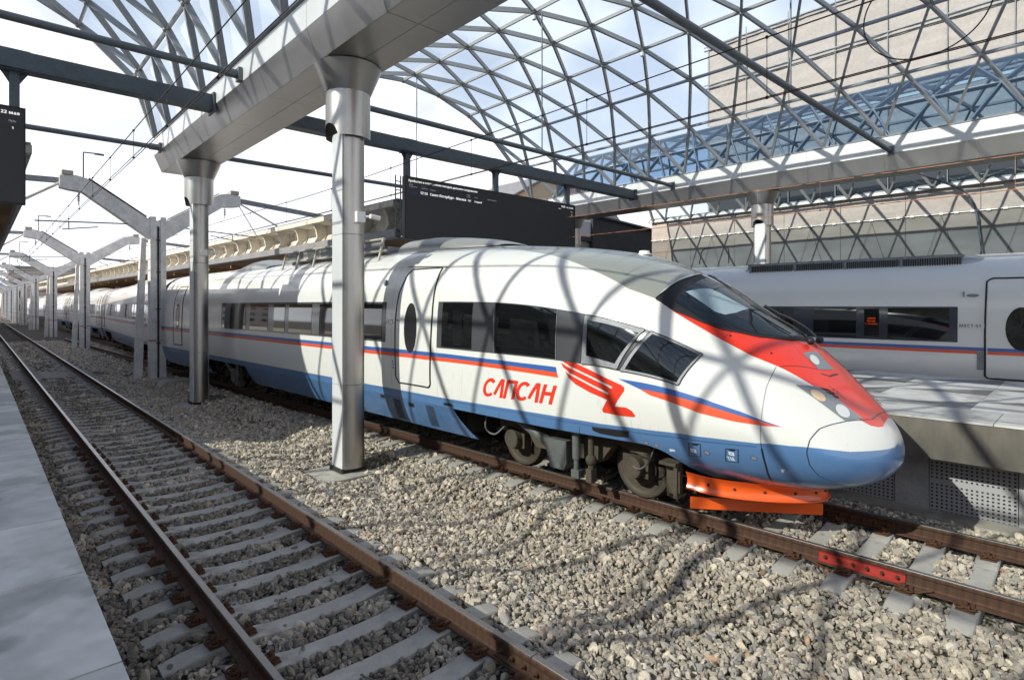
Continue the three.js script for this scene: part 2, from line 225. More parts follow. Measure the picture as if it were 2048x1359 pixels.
{ // joint plates and bolts
  const joint = (tr, x, side, s, mat, label) => { const p = part('joint_plate', plateGeo(side), mat, tr, label); p.position.set(x + side * 0.009, 0, -s); for (let k = 0; k < 6; k++) { const b = part('bolt', merge([cyl(0.02, 0.02, 0.026, 6, side * 0.036, -0.098, 0, 0, 0, Math.PI / 2), cyl(0.011, 0.011, 0.05, 7, side * 0.045, -0.098, 0, 0, 0, Math.PI / 2)]), M.rust, p); b.position.z = -0.35 + k * 0.14; } };
  joint(trackT, -0.796, -1, 1.86, M.redPaint, 'red painted joint plate with rusty bolts');
  joint(trackT, 0.796, -1, 2.3, M.rust);
  joint(track1, 0.796, -1, 3.25, M.railWeb);
  part('bond_cable', wire([V3(-0.87, -0.13, -2.45), V3(-0.93, -0.19, -2.2), V3(-0.95, -0.21, -1.8), V3(-0.93, -0.19, -1.4), V3(-0.86, -0.13, -1.2)], 0.012, 6), M.rust, trackT);
  for (const [tr, x] of [[track1, 0.796], [trackT, -0.796]]) part('rail_gap', box(0.073, 0.05, 0.006, x, -0.022, tr === track1 ? -3.25 : -1.86), M.black, tr);
}
{ // loose crushed stone, thousands of pieces
  const variants = [0, 1, 2, 3, 4, 5].map(k => { const g = new THREE.IcosahedronGeometry(1, 1), p = g.attributes.position; const rv = mulberry(90 + k), cuts = [...Array(9)].map(() => [V3(rv() - 0.5, rv() - 0.5, rv() - 0.5).normalize(), 0.34 + 0.36 * rv()]); const v = V3(); for (let i = 0; i < p.count; i++) { v.fromBufferAttribute(p, i); for (const [n, d] of cuts) { const e = v.dot(n) - d; if (e > 0) v.addScaledVector(n, -e); } v.set(v.x * 1.5, v.y * 0.95, v.z * 1.15); p.setXYZ(i, v.x, v.y, v.z); } g.computeVertexNormals(); return clean(g); });
  const lists = variants.map(() => []), q = new THREE.Quaternion(), e = new THREE.Euler(), rs = mulberry(7);
  const place = (x, s, size, lift) => {
    const pt = P(x, bedY(x, s) + lift, s), px = toPixel(pt); if (!px || px[0] < -60 || px[0] > 2110 || px[1] > 1430) return;
    for (const [c, s_] of [[x - X1, s], [acrossT(x, s) - TC, s * Math.cos(TURN) - x * Math.sin(TURN)]]) {
      const a = Math.abs(c); if (a > 1.38) continue;
      if (Math.abs(a - 0.796) < 0.10) return;
      const ph = c === x - X1 ? 0.28 : 0.1, k = ((s_ + 9 - ph) / 0.545) % 1, off = Math.min(k, 1 - k) * 0.545;
      if (off < 0.115 + size * 0.3 && rs() < 0.975) return;
      if (Math.abs(a - 0.796) < 0.2 && rs() < 0.35) return;
    }
    if (Math.abs(x - XS) < 0.85 && (Math.abs(s - 10.3) < 0.62 || Math.abs(s - 20.4) < 0.6) && rs() < 0.97) return;
    e.set(rs() * 6.3, rs() * 6.3, rs() * 6.3); q.setFromEuler(e);
    const k = rs() * 6 | 0, sc = size * (0.62 + 0.75 * rs()); lists[k].push([pt, q.clone(), V3(sc, sc * (0.75 + 0.4 * rs()), sc * (0.8 + 0.4 * rs()))]);
  };
  const fill = (z0, z1, dens, size, lift) => { const x0 = 0.52, x1 = 10.4, s0 = -4.5, s1 = z0 > 20 ? 62 : 30, n = dens * (x1 - x0) * (s1 - s0); for (let i = 0; i < n; i++) { const x = lerp(x0, x1, rs()), s = lerp(s0, s1, rs()), d = x * Math.sin(YAW) + s * Math.cos(YAW); if (d < z0 || d >= z1 || acrossT(x, s) > 10.55) continue; place(x, s, size * (rs() < 0.05 ? 1.6 : rs() < 0.35 ? 0.62 : 1), lift * (rs() - 0.3)); } };
  fill(2.5, 9, 860, 0.0275, 0.034); fill(9, 15, 520, 0.032, 0.034); fill(15, 26, 230, 0.042, 0.03); fill(26, 48, 90, 0.05, 0.02);
  const shadeTone = p => { const s = -p.z, n = 0.6 * (noise3(p.x * 1.1, s * 1.1, 44) - 0.5); return lerp(0.5 + 0.5 * smooth(0.52, 0.7, fbm(p.x * 2.3, s * 2.3, 61, 3)), 1, smooth(3.3, 3.8, p.x + n)); };   // shade over the empty track painted into its stones, in patches
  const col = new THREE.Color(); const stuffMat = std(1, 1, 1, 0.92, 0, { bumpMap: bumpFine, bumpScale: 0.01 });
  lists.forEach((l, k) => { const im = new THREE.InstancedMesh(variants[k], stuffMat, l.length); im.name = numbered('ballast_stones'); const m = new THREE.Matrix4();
    l.forEach(([p, qq, s], i) => { im.setMatrixAt(i, m.compose(p, qq, s)); const r = rs(), b = (0.58 + 0.62 * rs()) * shadeTone(p); if (r < 0.012) col.setRGB(0.5 * b, 0.32 * b, 0.2 * b); else if (r < 0.6) col.setRGB(0.64 * b, 0.55 * b, 0.435 * b); else if (r < 0.86) col.setRGB(0.54 * b, 0.485 * b, 0.405 * b); else col.setRGB(0.38 * b, 0.355 * b, 0.325 * b); im.setColorAt(i, col); });
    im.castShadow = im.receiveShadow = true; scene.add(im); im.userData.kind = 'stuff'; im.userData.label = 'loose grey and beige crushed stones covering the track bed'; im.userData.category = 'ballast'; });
}

// ───────────────────────── platforms ─────────────────────────
{ // near platform with pale stone slabs
  const g = thing('platform', 'low pale stone platform beside the empty track, paved with wide slabs', 'platform', P(0.5, 0, 0));
  part('platform_body', box(12, 1.72, 170, -6.06, 0.215 - 0.02, -75), M.concrete, g);
  part('coping', box(0.1, 0.07, 170, -0.052, 1.024, -75), M.concrete, g);
  const list = [];
  for (let row = 0; row < 7; row++) { const w = row === 0 ? 0.56 : 0.9, x1 = row === 0 ? 0.012 : -0.552 - (row - 1) * 0.904; for (let s = -3 + (row % 2) * 0.7; s < 34; s += row ? 0.9 : 1.25) { const l = (row ? 0.9 : 1.25) - 0.016; const geo = box(w - 0.012, 0.03, l, x1 - w / 2, 1.087 + rr(-0.0012, 0.0012), -(s + l / 2)); list.push({ geo, mat: [M.stone, M.stone, M.stone2, M.stone3][rnd() * 4 | 0], c: P(0.5 + x1 - w / 2, 1.1, s), size: 1 }); } }
  pieces(g, 'paving_slab', list, 'paving_slabs');
  part('far_paving', box(11.9, 0.03, 110, -6.1, 1.085, -89.5), M.stone, g);
}
const PT = 9.95, PTOP = 1.18;
{ // middle platform between the two trains
  const g = thing('platform', 'high concrete platform between the two trains, with perforated panels below its edge', 'platform', T(PT, 0, 0), TURN);
  const L0 = -14, L1 = 120, zc = -(L0 + L1) / 2, LL = L1 - L0;
  part('deck', box(6.0, 0.56, LL, 3.0, 0.885, zc), M.fascia, g);
  part('base_wall', box(5.0, 1.2, LL, 3.14, 0.02, zc), M.concrete, g);
  const cv = document.createElement('canvas'); cv.width = cv.height = 512; const c = cv.getContext('2d'); c.fillStyle = '#c9c9cb'; c.fillRect(0, 0, 512, 512);
  c.fillStyle = '#0b0b0c'; for (let j = 0; j < 17; j++) for (let i = 0; i < 17; i++) if (j !== 8) c.fillRect(i * 30.1 + 8, j * 30.1 + 6, 13, 13);
  const tx = new THREE.CanvasTexture(cv); tx.colorSpace = THREE.SRGBColorSpace;
  const perf = std(0.62, 0.62, 0.63, 0.55, 0.2, { map: tx }), plain = std(0.5, 0.5, 0.51, 0.55, 0.2, { map: grain });
  const uv01 = new THREE.BoxGeometry(0.03, 0.92, 1.0);
  for (let k = 0; k < 14; k++) { const s = -9.35 + k * 1.45; const pn = part('perforated_panel', uv01, perf, g); pn.position.set(0.61, 0.155, -(s + 0.5)); const pl = part('panel_post', box(0.05, 0.92, 0.43, 0, 0, 0), plain, g); pl.position.set(0.605, 0.155, -(s + 1.225)); }
  part('footing', box(0.75, 0.12, 30, 0.55, -0.33, -5), M.concrete, g);
  for (let k = 0; k < 24; k++) { const e = part('edge_slab', box(1.15, 0.028, 1.49, 0.56, PTOP - 0.004 + rr(-0.001, 0.001), -(L0 + 0.75 + k * 1.5)), k % 3 ? M.stone2 : M.stone, g); }
  // light paving with darker triangles
  const list = [];
  for (let i = 0; i < 5; i++) for (let k = 0; k < 26; k++) { const x = 1.15 + i * 0.95, s = L0 + k * 1.4, dark = (i + k) % 2; const tri = (pts, m) => list.push({ geo: boxUV(extrude(pts, 0.028).rotateX(-Math.PI / 2).translate(0, PTOP - 0.02, 0)), mat: m, c: T(PT + x, PTOP, s), size: 1 });
    const a = [x, s], b = [x + 0.945, s], c2 = [x + 0.945, s + 1.394], d = [x, s + 1.394]; tri([a, b, d], dark ? M.stoneDark : M.stone); tri([b, c2, d], M.stone); }
  pieces(g, 'paving_slab', list, 'paving_slabs');
  part('far_paving', box(5.9, 0.03, L1 - 22, 3.0, PTOP - 0.02, -(22 + L1) / 2 - 0.5), M.stone, g);
}

// ───────────────────────── roof beams, columns, ties ─────────────────────────
const SOFFIT = 7.30, EDGE = 7.84, TOP = 8.45;
const halfProfile = [[0.57, SOFFIT], [0.80, EDGE], [0.80, TOP]];
function roofBeam(xc, s0, s1, label, clad) {
  const g = thing('roof_beam', label, 'beam', P(xc, 0, 0));
  const ins = 0.012, core = [[-0.57 + ins, SOFFIT + ins], [0.57 - ins, SOFFIT + ins], [0.80 - ins, EDGE], [0.80 - ins, TOP - 0.03], [-0.80 + ins, TOP - 0.03], [-0.80 + ins, EDGE]];
  part('core', prism(core, s0 + 0.02, s1 - 0.02), clad ? M.darkGap : M.steelPanel, g);
  part('top_cover', box(1.66, 0.03, s1 - s0, 0, TOP - 0.013, -(s0 + s1) / 2), M.zinc, g);
  if (!clad) return g;
  const len = 2.47;
  for (let s = s1; s > s0 + 0.1; s -= len) {
    const a = Math.max(s - len + 0.012, s0), b = s;
    const plate = (p, q, mat, name) => { const d = V3(q[0] - p[0], q[1] - p[1], 0), l = d.length(); d.normalize(); const n = V3(d.y, -d.x, 0), th = 0.014 + rr(0, 0.0015); part(name, boxUV(clean(new THREE.BufferGeometry().setFromPoints([]).copy(extrude([[p[0] + d.x * 0.004, p[1] + d.y * 0.004], [q[0] - d.x * 0.004, q[1] - d.y * 0.004], [q[0] - d.x * 0.004 - n.x * th, q[1] - d.y * 0.004 - n.y * th], [p[0] + d.x * 0.004 - n.x * th, p[1] + d.y * 0.004 - n.y * th]], b - a).translate(0, 0, -b)))), mat, g); };
    for (const f of [-1, 1]) {
      const c = halfProfile.map(([x, y]) => [x * f, y]);
      if (f > 0) { plate([0, SOFFIT], c[0], M.steelPanel, 'soffit_panel'); plate(c[0], c[1], M.steelPanel, 'side_panel'); plate(c[1], c[2], M.whitePanel, 'upper_panel'); }
      else { plate(c[0], [0, SOFFIT], M.steelPanel, 'soffit_panel'); plate(c[1], c[0], M.steelPanel, 'side_panel'); plate(c[2], c[1], M.whitePanel, 'upper_panel'); }
    }
  }
  part('end_plate', extrude([[-0.57, SOFFIT], [0.57, SOFFIT], [0.80, EDGE], [0.80, TOP - 0.03], [-0.80, TOP - 0.03], [-0.80, EDGE]], 0.012).translate(0, 0, -s1 - 0.013), M.steelPanel, g);
  return g;
}
roofBeam(XS, -15, S_END, 'long metal clad roof beam carried by the two steel columns between the tracks', true);
roofBeam(XR, -15, 33, 'long metal clad roof beam behind the second train, with white upper panels', true);
roofBeam(XL, -15, S_END, 'long metal roof beam along the station house wall', false);

function sectionRing(r, fx, n = 48) { const pts = []; for (let i = 0; i < n; i++) { const a = i / n * 2 * Math.PI; pts.push([clamp(r * Math.cos(a), -fx, fx), r * Math.sin(a)]); } return pts; }
function column(x, s, label, group, withCamera, y0 = -0.4) {
  const g = thing('steel_column', label, 'column', P(x, y0, s), 0, group);
  const R = 0.325, FX = 0.225, b = -y0;
  part('core', cyl(0.2, 0.2, 6.3, 16, 0, 3.15, 0), M.steelColumn, g);
  const seg = (ya, yb, m = M.steelColumn) => {                       // a shaft length: two rounded shells and two flat panels with open joints between
    for (const f of [-1, 1]) {
      const pts = []; const a0 = Math.acos((FX - 0.022) / R); for (let i = 0; i <= 14; i++) { const a = lerp(a0, Math.PI - a0, i / 14); pts.push([R * Math.cos(a), f * R * Math.sin(a)]); }
      const sh = new THREE.Shape(pts.map(p => new THREE.Vector2(...p))); pts[0] && sh.lineTo(pts.at(-1)[0], f * 0.17); sh.lineTo(pts[0][0], f * 0.17);
      part('round_shell', clean(new THREE.ExtrudeGeometry(sh, { depth: yb - ya - 0.008, bevelEnabled: false, curveSegments: 2 }).rotateX(-Math.PI / 2).translate(0, ya + 0.004, 0)), m, g);
      part('flat_panel', box(0.02, yb - ya - 0.008, 0.41, f * (FX - 0.01), (ya + yb) / 2, 0), M.whitePanel, g);
    }
  };
  const y1 = b + 1.27, y2 = b + 4.1, y3 = b + 6.02;
  seg(0.1, y1); seg(y1, y2); seg(y2, y3);
  // collar with arched openings over the flat panels
  const RC = 0.415, arch = a => { const k = Math.abs(((a / Math.PI + 0.5) % 1 + 1) % 1 - 0.5) * Math.PI; return 0.24 * Math.sqrt(Math.max(0, 1 - (k / 0.62) ** 2)); };
  const collar = gridGeo(96, 1, (i, j) => { const a = i * 2 * Math.PI; return V3(RC * Math.cos(a), j ? b + 6.78 : b + 5.93 + arch(a), -RC * Math.sin(a)); });
  const cm = M.steelColumn.clone(); cm.side = THREE.DoubleSide;
  part('collar', clean(collar), cm, g);
  part('collar_lining', merge([cyl(0.40, 0.40, 0.02, 40, 0, b + 6.3, 0)]), M.steelColumn, g);
  part('collar_seam', box(0.012, 0.8, 0.012, 0.12, b + 6.38, 0.397), M.steelColumn, g);
  part('capital', clean(new THREE.LatheGeometry([[0.415, b + 6.785], [0.43, b + 6.81], [0.625, b + SOFFIT - 0.02], [0.60, b + SOFFIT - 0.012]].map(p => new THREE.Vector2(...p)), 64)), M.steelColumn, g);
  part('base_plate', box(0.52, 0.1, 0.5, 0, 0.05, 0), M.bogieDark, g);
  for (const [px, pz] of [[-0.3, 0.3], [0.3, 0.3], [-0.3, -0.3], [0.3, -0.3]]) part('anchor_bolt', cyl(0.02, 0.02, 0.09, 8, px * 0.8, 0.04, pz * 0.8), M.rust, g);
  part('footing', box(1.5, 0.16, 1.05, 0.05, -0.055, 0.05), M.concrete, g);
  if (withCamera) {
    const cg = thing('security_camera', withCamera, 'security camera', P(x + 0.05, 0, s - 0.36), 0, 'security cameras on the columns');
    part('junction_box', box(0.17, 0.2, 0.1, 0, 4.42, 0.02), M.plasticWhite, cg); part('bracket', rod(V3(0.05, 4.43, 0.05), V3(0.16, 4.43, 0.12), 0.022), M.plasticWhite, cg);
    part('camera_body', cyl(0.045, 0.045, 0.2, 14, 0.24, 4.425, 0.14, 0, 0, Math.PI / 2 - 0.1), M.plasticWhite, cg); part('lens', cyl(0.036, 0.036, 0.01, 14, 0.345, 4.415, 0.14, 0, 0, Math.PI / 2 - 0.1), M.black, cg);
  }
  return g;
}
column(XS, 10.3, 'shiny steel column standing in the ballast beside the door of the train', null, 'white security camera on the steel column beside the train door');
column(XS, 20.4, 'shiny steel column standing next to the first forked concrete pylon', null, 'white security camera on the steel column next to the forked concrete pylon');
column(XR, 10.3, 'steel column rising behind the roof of the second train', null, null);
column(XR, 20.4, 'steel column under the beam behind the second train, hidden by the dark board', null, null);
column(XR, 0.2, 'steel column under the beam beyond the door of the second train', null, null);
for (const s of [0.2, 10.3, 20.4]) column(XL, s, 'steel column along the station house wall', 'columns along the station house', null, 1.1);

{ // unseen station house along the near platform, added so its wall shades the empty track
  const g = thing('added_station_house', 'long unseen station house added behind the near platform to shade the empty track', 'building', P(-13.2, 0, 0));
  part('wall', box(0.6, 8.0, 60, 0, 4.0, -7), M.cream, g); part('cornice', box(1.0, 0.4, 60.2, 0.1, 8.2, -7), M.cream, g); part('house_body', box(9, 7.8, 60, -4.9, 3.9, -7), M.cream, g);
  for (let k = 0; k < 11; k++) { const w = part('window', box(0.08, 3.2, 1.7, 0.31, 4.2, -30 + k * 5), M.darkGlass, g); part('window_frame', merge([box(0.1, 3.3, 0.1, 0.33, 4.2, -30.9 + k * 5), box(0.1, 3.3, 0.1, 0.33, 4.2, -29.1 + k * 5), box(0.1, 0.1, 1.9, 0.33, 5.85, -30 + k * 5), box(0.1, 0.06, 1.7, 0.33, 4.2, -30 + k * 5)]), M.whitePanel, w); }
}
// tie tubes and hangers
const TIES = [[21.6, 7.87], [13.9, 8.0], [5.63, 7.92], [-2.5, 7.92]];
const spans = [[XL + 0.81, XS - 0.81], [XS + 0.81, XR - 0.81]];
const tieWhere = { 21.6: 'at the open end of the hall', 13.9: 'in front of the display beam', 5.63: 'above the nose of the train', '-2.5': 'behind the photographer' };
for (const [s, y] of TIES) spans.forEach(([a, b], k) => {
  const g = thing('tie_tube', `grey steel tie tube ${tieWhere[s]}, ${k ? 'over the train' : 'over the empty track'}`, 'tie rod', P(a, y, s));
  part('tube', rod(V3(0.05, 0, 0), V3(b - a - 0.05, 0, 0), 0.078, 16), M.tieSteel, g);
  for (const x of [0.04, b - a - 0.04]) part('end_bracket', merge([box(0.08, 0.3, 0.22, x, 0, 0), box(0.3, 0.2, 0.02, x + (x < 1 ? 0.15 : -0.15), 0, 0)]), M.tieSteel, g);
  if (k) single('hanger_rod', rod(P((a + b) / 2, y + 0.05, s), P((a + b) / 2, 12.78, s), 0.022, 8), M.tieSteel, `thin vertical hanger rod above the tie tube ${tieWhere[s]}`, 'hanger rod', 'hanger rods of the vault');
});
// display beams with boards
function boardTexture(w, h, draw) { const cv = document.createElement('canvas'); cv.width = w; cv.height = h; const c = cv.getContext('2d'); c.fillStyle = '#000'; c.fillRect(0, 0, w, h); draw(c); const t = new THREE.CanvasTexture(cv); t.colorSpace = THREE.SRGBColorSpace; return t; }
function displayBeam(k, x0, x1, label) {
  const g = thing('display_beam', label, 'beam', P(x0, 0, 16));
  part('box_beam', box(x1 - x0 - 0.06, 0.36, 0.3, (x1 - x0) / 2, 7.895, 0), M.greySteel, g);
  part('bottom_flange', box(x1 - x0 - 0.06, 0.03, 0.4, (x1 - x0) / 2, 7.70, 0), M.greySteel, g);
  for (const x of [0.03, x1 - x0 - 0.03]) part('end_plate', box(0.05, 0.5, 0.46, x, 7.87, 0), M.greySteel, g);
  return g;
}
function displayBoard(k, bx0, bx1, posts, label, tex) {
  const g = thing('display_board', label, 'display board', P(bx0, 0, 15.92)), w = bx1 - bx0, y0 = 4.88, y1 = 6.9;
  part('cabinet', box(w, y1 - y0, 0.16, w / 2, (y0 + y1) / 2, -0.09), M.screen, g);
  const scr = new THREE.MeshStandardMaterial({ color: new THREE.Color().setRGB(0.014, 0.015, 0.02), roughness: 0.42, emissive: new THREE.Color(1, 1, 1), emissiveMap: tex, emissiveIntensity: 0.9 });
  const sg = new THREE.PlaneGeometry(w - 0.05, y1 - y0 - 0.05); sg.translate(w / 2, (y0 + y1) / 2, 0.004); part('screen', clean(sg), scr, g);
  part('frame', merge([box(w, 0.025, 0.03, w / 2, y1 - 0.012, 0.0), box(w, 0.025, 0.03, w / 2, y0 + 0.012, 0.0), box(0.025, y1 - y0 - 0.05, 0.03, 0.012, (y0 + y1) / 2, 0), box(0.025, y1 - y0 - 0.05, 0.03, w - 0.012, (y0 + y1) / 2, 0)]), M.black, g);
  part('back_cabinet', box(w - 0.6, y1 - y0 - 0.25, 0.45, w / 2, (y0 + y1) / 2 - 0.05, -0.4), M.greySteel, g);
  for (const p of posts) { const x = p - bx0; const po = part('hanger_post', box(0.17, 0.85, 0.17, x, 7.27, -0.12), M.greySteel, g); part('gusset', merge([extrude([[x - 0.085, 7.42], [x - 0.24, 7.68], [x + 0.24, 7.68], [x + 0.085, 7.42]], 0.02).translate(0, 0, -0.13), box(0.5, 0.42, 0.02, x, 7.88, 0.05), box(0.42, 0.03, 0.3, x, 7.665, -0.1)]), M.greySteel, po); }
  const la = []; for (const x of [-0.09, -0.28]) la.push(box(0.03, y1 - y0, 0.03, x, (y0 + y1) / 2, -0.12)); for (let q = 0; q < 7; q++) la.push(box(0.22, 0.025, 0.03, -0.18, y0 + 0.15 + q * 0.28, -0.12));
  part('service_ladder', merge(la), M.greySteel, g);
}
displayBeam(1, XS + 0.81, XR - 0.81, 'dark grey box beam over the train carrying the departure board');
displayBeam(0, XL + 0.81, XS - 0.81, 'dark grey box beam over the empty track carrying the track board');
const W1 = 2048, H1 = 502;
displayBoard(1, 10.08, 18.31, [10.22, 14.02, 17.95], 'wide black departure board hanging above the white train', boardTexture(W1, H1, c => {
  c.fillStyle = '#050a20'; c.fillRect(14, 92, 210, 52); c.fillStyle = '#fff'; c.textBaseline = 'alphabetic';
  c.font = 'bold 25px sans-serif'; c.fillText('Прибытие и отправление поездов дальнего следования', 24, 36);
  c.font = '13px sans-serif'; c.fillStyle = '#b8bcc8'; c.fillText('Время', 30, 62); c.fillText('отправления', 30, 78); c.fillText('Время', 150, 64); c.fillText('прибытия', 150, 80); c.fillText('Маршрут', 236, 82); c.fillText('Номер', 620, 74); c.fillText('поезда', 620, 90); c.fillText('В пути', 708, 86); c.fillText('Время ожидания', 860, 86);
  c.fillStyle = '#fff'; c.font = 'bold 29px sans-serif'; c.fillText('17:14', 138, 126); c.fillText('Санкт-Петербург - Москва', 234, 126); c.font = 'bold 22px sans-serif'; c.fillText('767', 632, 126); c.fillText('Скорый', 706, 126);
  c.font = 'bold 25px sans-serif'; c.fillText('16:55', 1842, 36); c.font = 'bold 20px sans-serif'; c.fillText('пн, 22 мая', 1922, 36); c.font = '13px sans-serif'; c.fillText('Время', 1800, 58); c.fillText('Путь', 1990, 74); c.font = 'bold 20px sans-serif'; c.fillText('2', 1998, 108);
}));
displayBoard(0, -7.46, 0.776, [-7.3, -3.4, 0.6], 'black track board hanging above the near platform', boardTexture(W1, H1, c => {
  c.fillStyle = '#fff'; c.font = 'bold 23px sans-serif'; c.fillText('22 мая', 1955, 36); c.font = '14px sans-serif'; c.fillStyle = '#b8bcc8'; c.fillText('Путь', 1986, 76); c.fillStyle = '#fff'; c.font = 'bold 18px sans-serif'; c.fillText('1', 1998, 114);
  c.font = 'bold 25px sans-serif'; c.fillText('Прибытие и отправление поездов дальнего следования', 24, 36);
}));

// ───────────────────────── glass vaults on steel lattices ─────────────────────────
const unitBar = boxUV(new THREE.BoxGeometry(1, 1, 1));
function vault(label, curve, rows, s1, mods, mod, opaqueRows, opaqueMat = M.blueGlass, w = 0.075, d = 0.165) {
  const g = thing('glass_vault', label, 'glass roof', P(0, 0, 0));
  const N = 400, pts = [...Array(N + 1)].map((_, i) => curve(i / N)), len = [0]; for (let i = 1; i <= N; i++) len.push(len[i - 1] + Math.hypot(pts[i][0] - pts[i - 1][0], pts[i][1] - pts[i - 1][1]));
  const row = i => { const L = len[N] * i / rows; let k = 1; while (k < N && len[k] < L) k++; const f = (L - len[k - 1]) / (len[k] - len[k - 1]), a = pts[k - 1], b = pts[k]; const nx = -(b[1] - a[1]), ny = b[0] - a[0], q = Math.hypot(nx, ny); return { x: lerp(a[0], b[0], f), y: lerp(a[1], b[1], f), n: V3(nx / q, ny / q, 0) }; };
  const R = [...Array(rows + 1)].map((_, i) => row(i));
  const node = (i, j) => P(R[i].x, R[i].y, s1 - (i % 2 ? Math.max(0, j - 0.5) : j) * mod);
  const bars = [], panes = [];
  const addBar = (a, b, n, ww = w, dd = d) => bars.push({ geo: unitBar, mat: M.bar, matrix: barMatrix(a, b, n, ww, dd), c: a.clone().add(b).multiplyScalar(0.5), size: 1 });
  const addPane = (a, b, c, n, opaque) => { const off = n.clone().multiplyScalar(d / 2 + 0.012), gg = new THREE.BufferGeometry(), m = a.clone().add(b).add(c).divideScalar(3), q = [a, b, c].map(p => p.clone().lerp(m, 0.012).add(off)); gg.setFromPoints(q); gg.computeVertexNormals(); gg.setAttribute('uv', new THREE.Float32BufferAttribute([0, 0, 1, 0, 0, 1], 2)); panes.push({ geo: gg, mat: opaque ? opaqueMat : M.glass, c: m, size: 1, opaque }); };
  for (let i = 0; i <= rows; i++) for (let j = 0; j < mods; j++) {
    const odd = i % 2, A = node(i, j), B = node(i, j + 1);
    if (i > 0 && i < rows) addBar(A, B, R[i].n, w * 0.8, d * 0.8);
    if (i === rows) continue;
    const n = R[i].n.clone().add(R[i + 1].n).normalize(), op = opaqueRows && i < opaqueRows;
    const C = node(i + 1, j), D = node(i + 1, j + 1);
    if (!odd) { // row below starts on the edge, row above is shifted by half a module
      if (j === 0) { addPane(A, C, D, n, op); addBar(A, C, n, w * 1.5, d * 1.1); }
      addBar(A, D, n); addBar(B, D, n); addPane(A, D, B, n, op); addPane(B, D, node(i + 1, j + 2), n, op);
    } else {
      if (j === 0) { addBar(A, C, n, w * 1.5, d * 1.1); addPane(A, C, B, n, op); }
      addBar(B, C, n); addBar(B, D, n); addPane(B, C, D, n, op); addPane(B, D, node(i, j + 2), n, op);
    }
  }
  pieces(g, 'lattice_bar', bars, 'lattice_bars');
  const gl = panes.filter(p => !p.opaque), op = panes.filter(p => p.opaque);
  pieces(g, 'glass_pane', gl, 'glass_panes');
  if (op.length) pieces(g, 'shade_panel', op, 'shade_panels');
  const hubs = []; for (let i = 1; i < rows; i++) for (let j = 0; j < mods; j++) { const p = node(i, j).addScaledVector(R[i].n, -d * 0.45); hubs.push({ geo: hubGeo, mat: M.bar, matrix: new THREE.Matrix4().makeTranslation(p.x, p.y, p.z), c: p, size: 1 }); }
  pieces(g, 'node_hub', hubs, 'node_hubs', 120);
  return { R, node };
}
const hubGeo = sph(0.075, 0, 0, 0, 1, 1, 1, 8);
const circleArch = (x0, x1, y0, rise) => { const c = (x0 + x1) / 2, a = (x1 - x0) / 2, r = (a * a + rise * rise) / (2 * rise), h = Math.asin(a / r); return f => { const q = lerp(-h, h, f); return [c + r * Math.sin(q), y0 + rise - r + r * Math.cos(q)]; }; };
const ellipseArch = (x0, x1, y0, rise) => f => { const q = Math.PI * (1 - f); return [(x0 + x1) / 2 + (x1 - x0) / 2 * Math.cos(q), y0 + rise * Math.sin(q)]; };
M.zinc2 = M.zinc.clone(); M.zinc2.side = THREE.DoubleSide;
const vaultA = vault('steel lattice glass vault over the near platform and the empty track', ellipseArch(XL + 0.75, XS - 0.75, TOP + 0.03, 4.6), 10, S_END, 15, 1.87, 0);
const vaultB = vault('steel lattice glass vault high above the white train, triangular panes', circleArch(XS + 0.75, XR - 0.75, TOP + 0.03, 4.5), 10, S_END, 15, 1.87, 1, M.zinc2);  // lowest zinc row is unseen, added to shade the second train
const vaultC = vault('steel lattice glass vault between the far roof beam and the netted building', circleArch(XR + 0.75, 34.3, TOP + 0.03, 3.6), 7, S_END, 15, 1.87, 2);  // two lower rows tinted deeper so that they shade the netted wall
for (const [i, j] of [[5, 5], [5, 7], [7, 6], [3, 9]]) { const p = vaultB.node(i, j); const g = thing('spotlight', 'small round spotlight fixed under a node of the glass vault', 'spotlight', p.clone().addScaledVector(vaultB.R[i].n, -0.16), 0, 'spotlights under the vault'); part('housing', cyl(0.075, 0.06, 0.14, 14, 0, -0.06, 0), M.plasticWhite, g); part('lens', cyl(0.06, 0.06, 0.01, 14, 0, -0.135, 0), M.lampLens, g); }

// ───────────────────────── the white train ─────────────────────────
const TIP = 1.637, SPLIT = 10.6;
const yTop = table([[TIP, 1.02], [1.662, 1.2], [1.763, 1.40], [1.971, 1.64], [2.3, 1.99], [2.652, 2.30], [3.03, 2.54], [3.435, 2.80], [3.797, 3.04], [4.183, 3.245], [5.035, 3.55], [6.017, 3.73], [7.16, 3.85], [8.5, 3.96], [10, 4.03], [12, 4.05]]);
const yBot = table([[TIP, 1.0], [1.65, 0.9], [1.69, 0.82], [1.8, 0.71], [1.97, 0.62], [2.3, 0.52], [2.6, 0.47], [3.2, 0.43], [4, 0.42]]);
const wMax = table([[TIP, 0], [1.645, 0.16], [1.665, 0.28], [1.70, 0.40], [1.76, 0.53], [1.88, 0.71], [2.03, 0.87], [2.25, 1.02], [2.55, 1.17], [2.95, 1.31], [3.45, 1.43], [4.05, 1.52], [4.85, 1.585], [5.85, 1.622], [6.8, 1.633]]);
const bodyPts = [[1.38, 0.42], [1.50, 0.70], [1.585, 1.0], [1.618, 1.25], [1.633, 1.7], [1.633, 2.1], [1.622, 2.5], [1.595, 2.85], [1.535, 3.15], [1.43, 3.42], [1.26, 3.66], [1.0, 3.84], [0.69, 3.96], [0.35, 4.03], [0, 4.05]].map(([x, y]) => [x / 1.633, (y - 0.42) / 3.63]);
const nosePts = [[0, 0], [0.45, 0.03], [0.75, 0.11], [0.92, 0.23], [1, 0.37], [0.985, 0.475], [0.93, 0.57], [0.86, 0.65], [0.775, 0.725], [0.685, 0.79], [0.585, 0.85], [0.47, 0.90], [0.335, 0.945], [0.175, 0.985], [0, 1]];
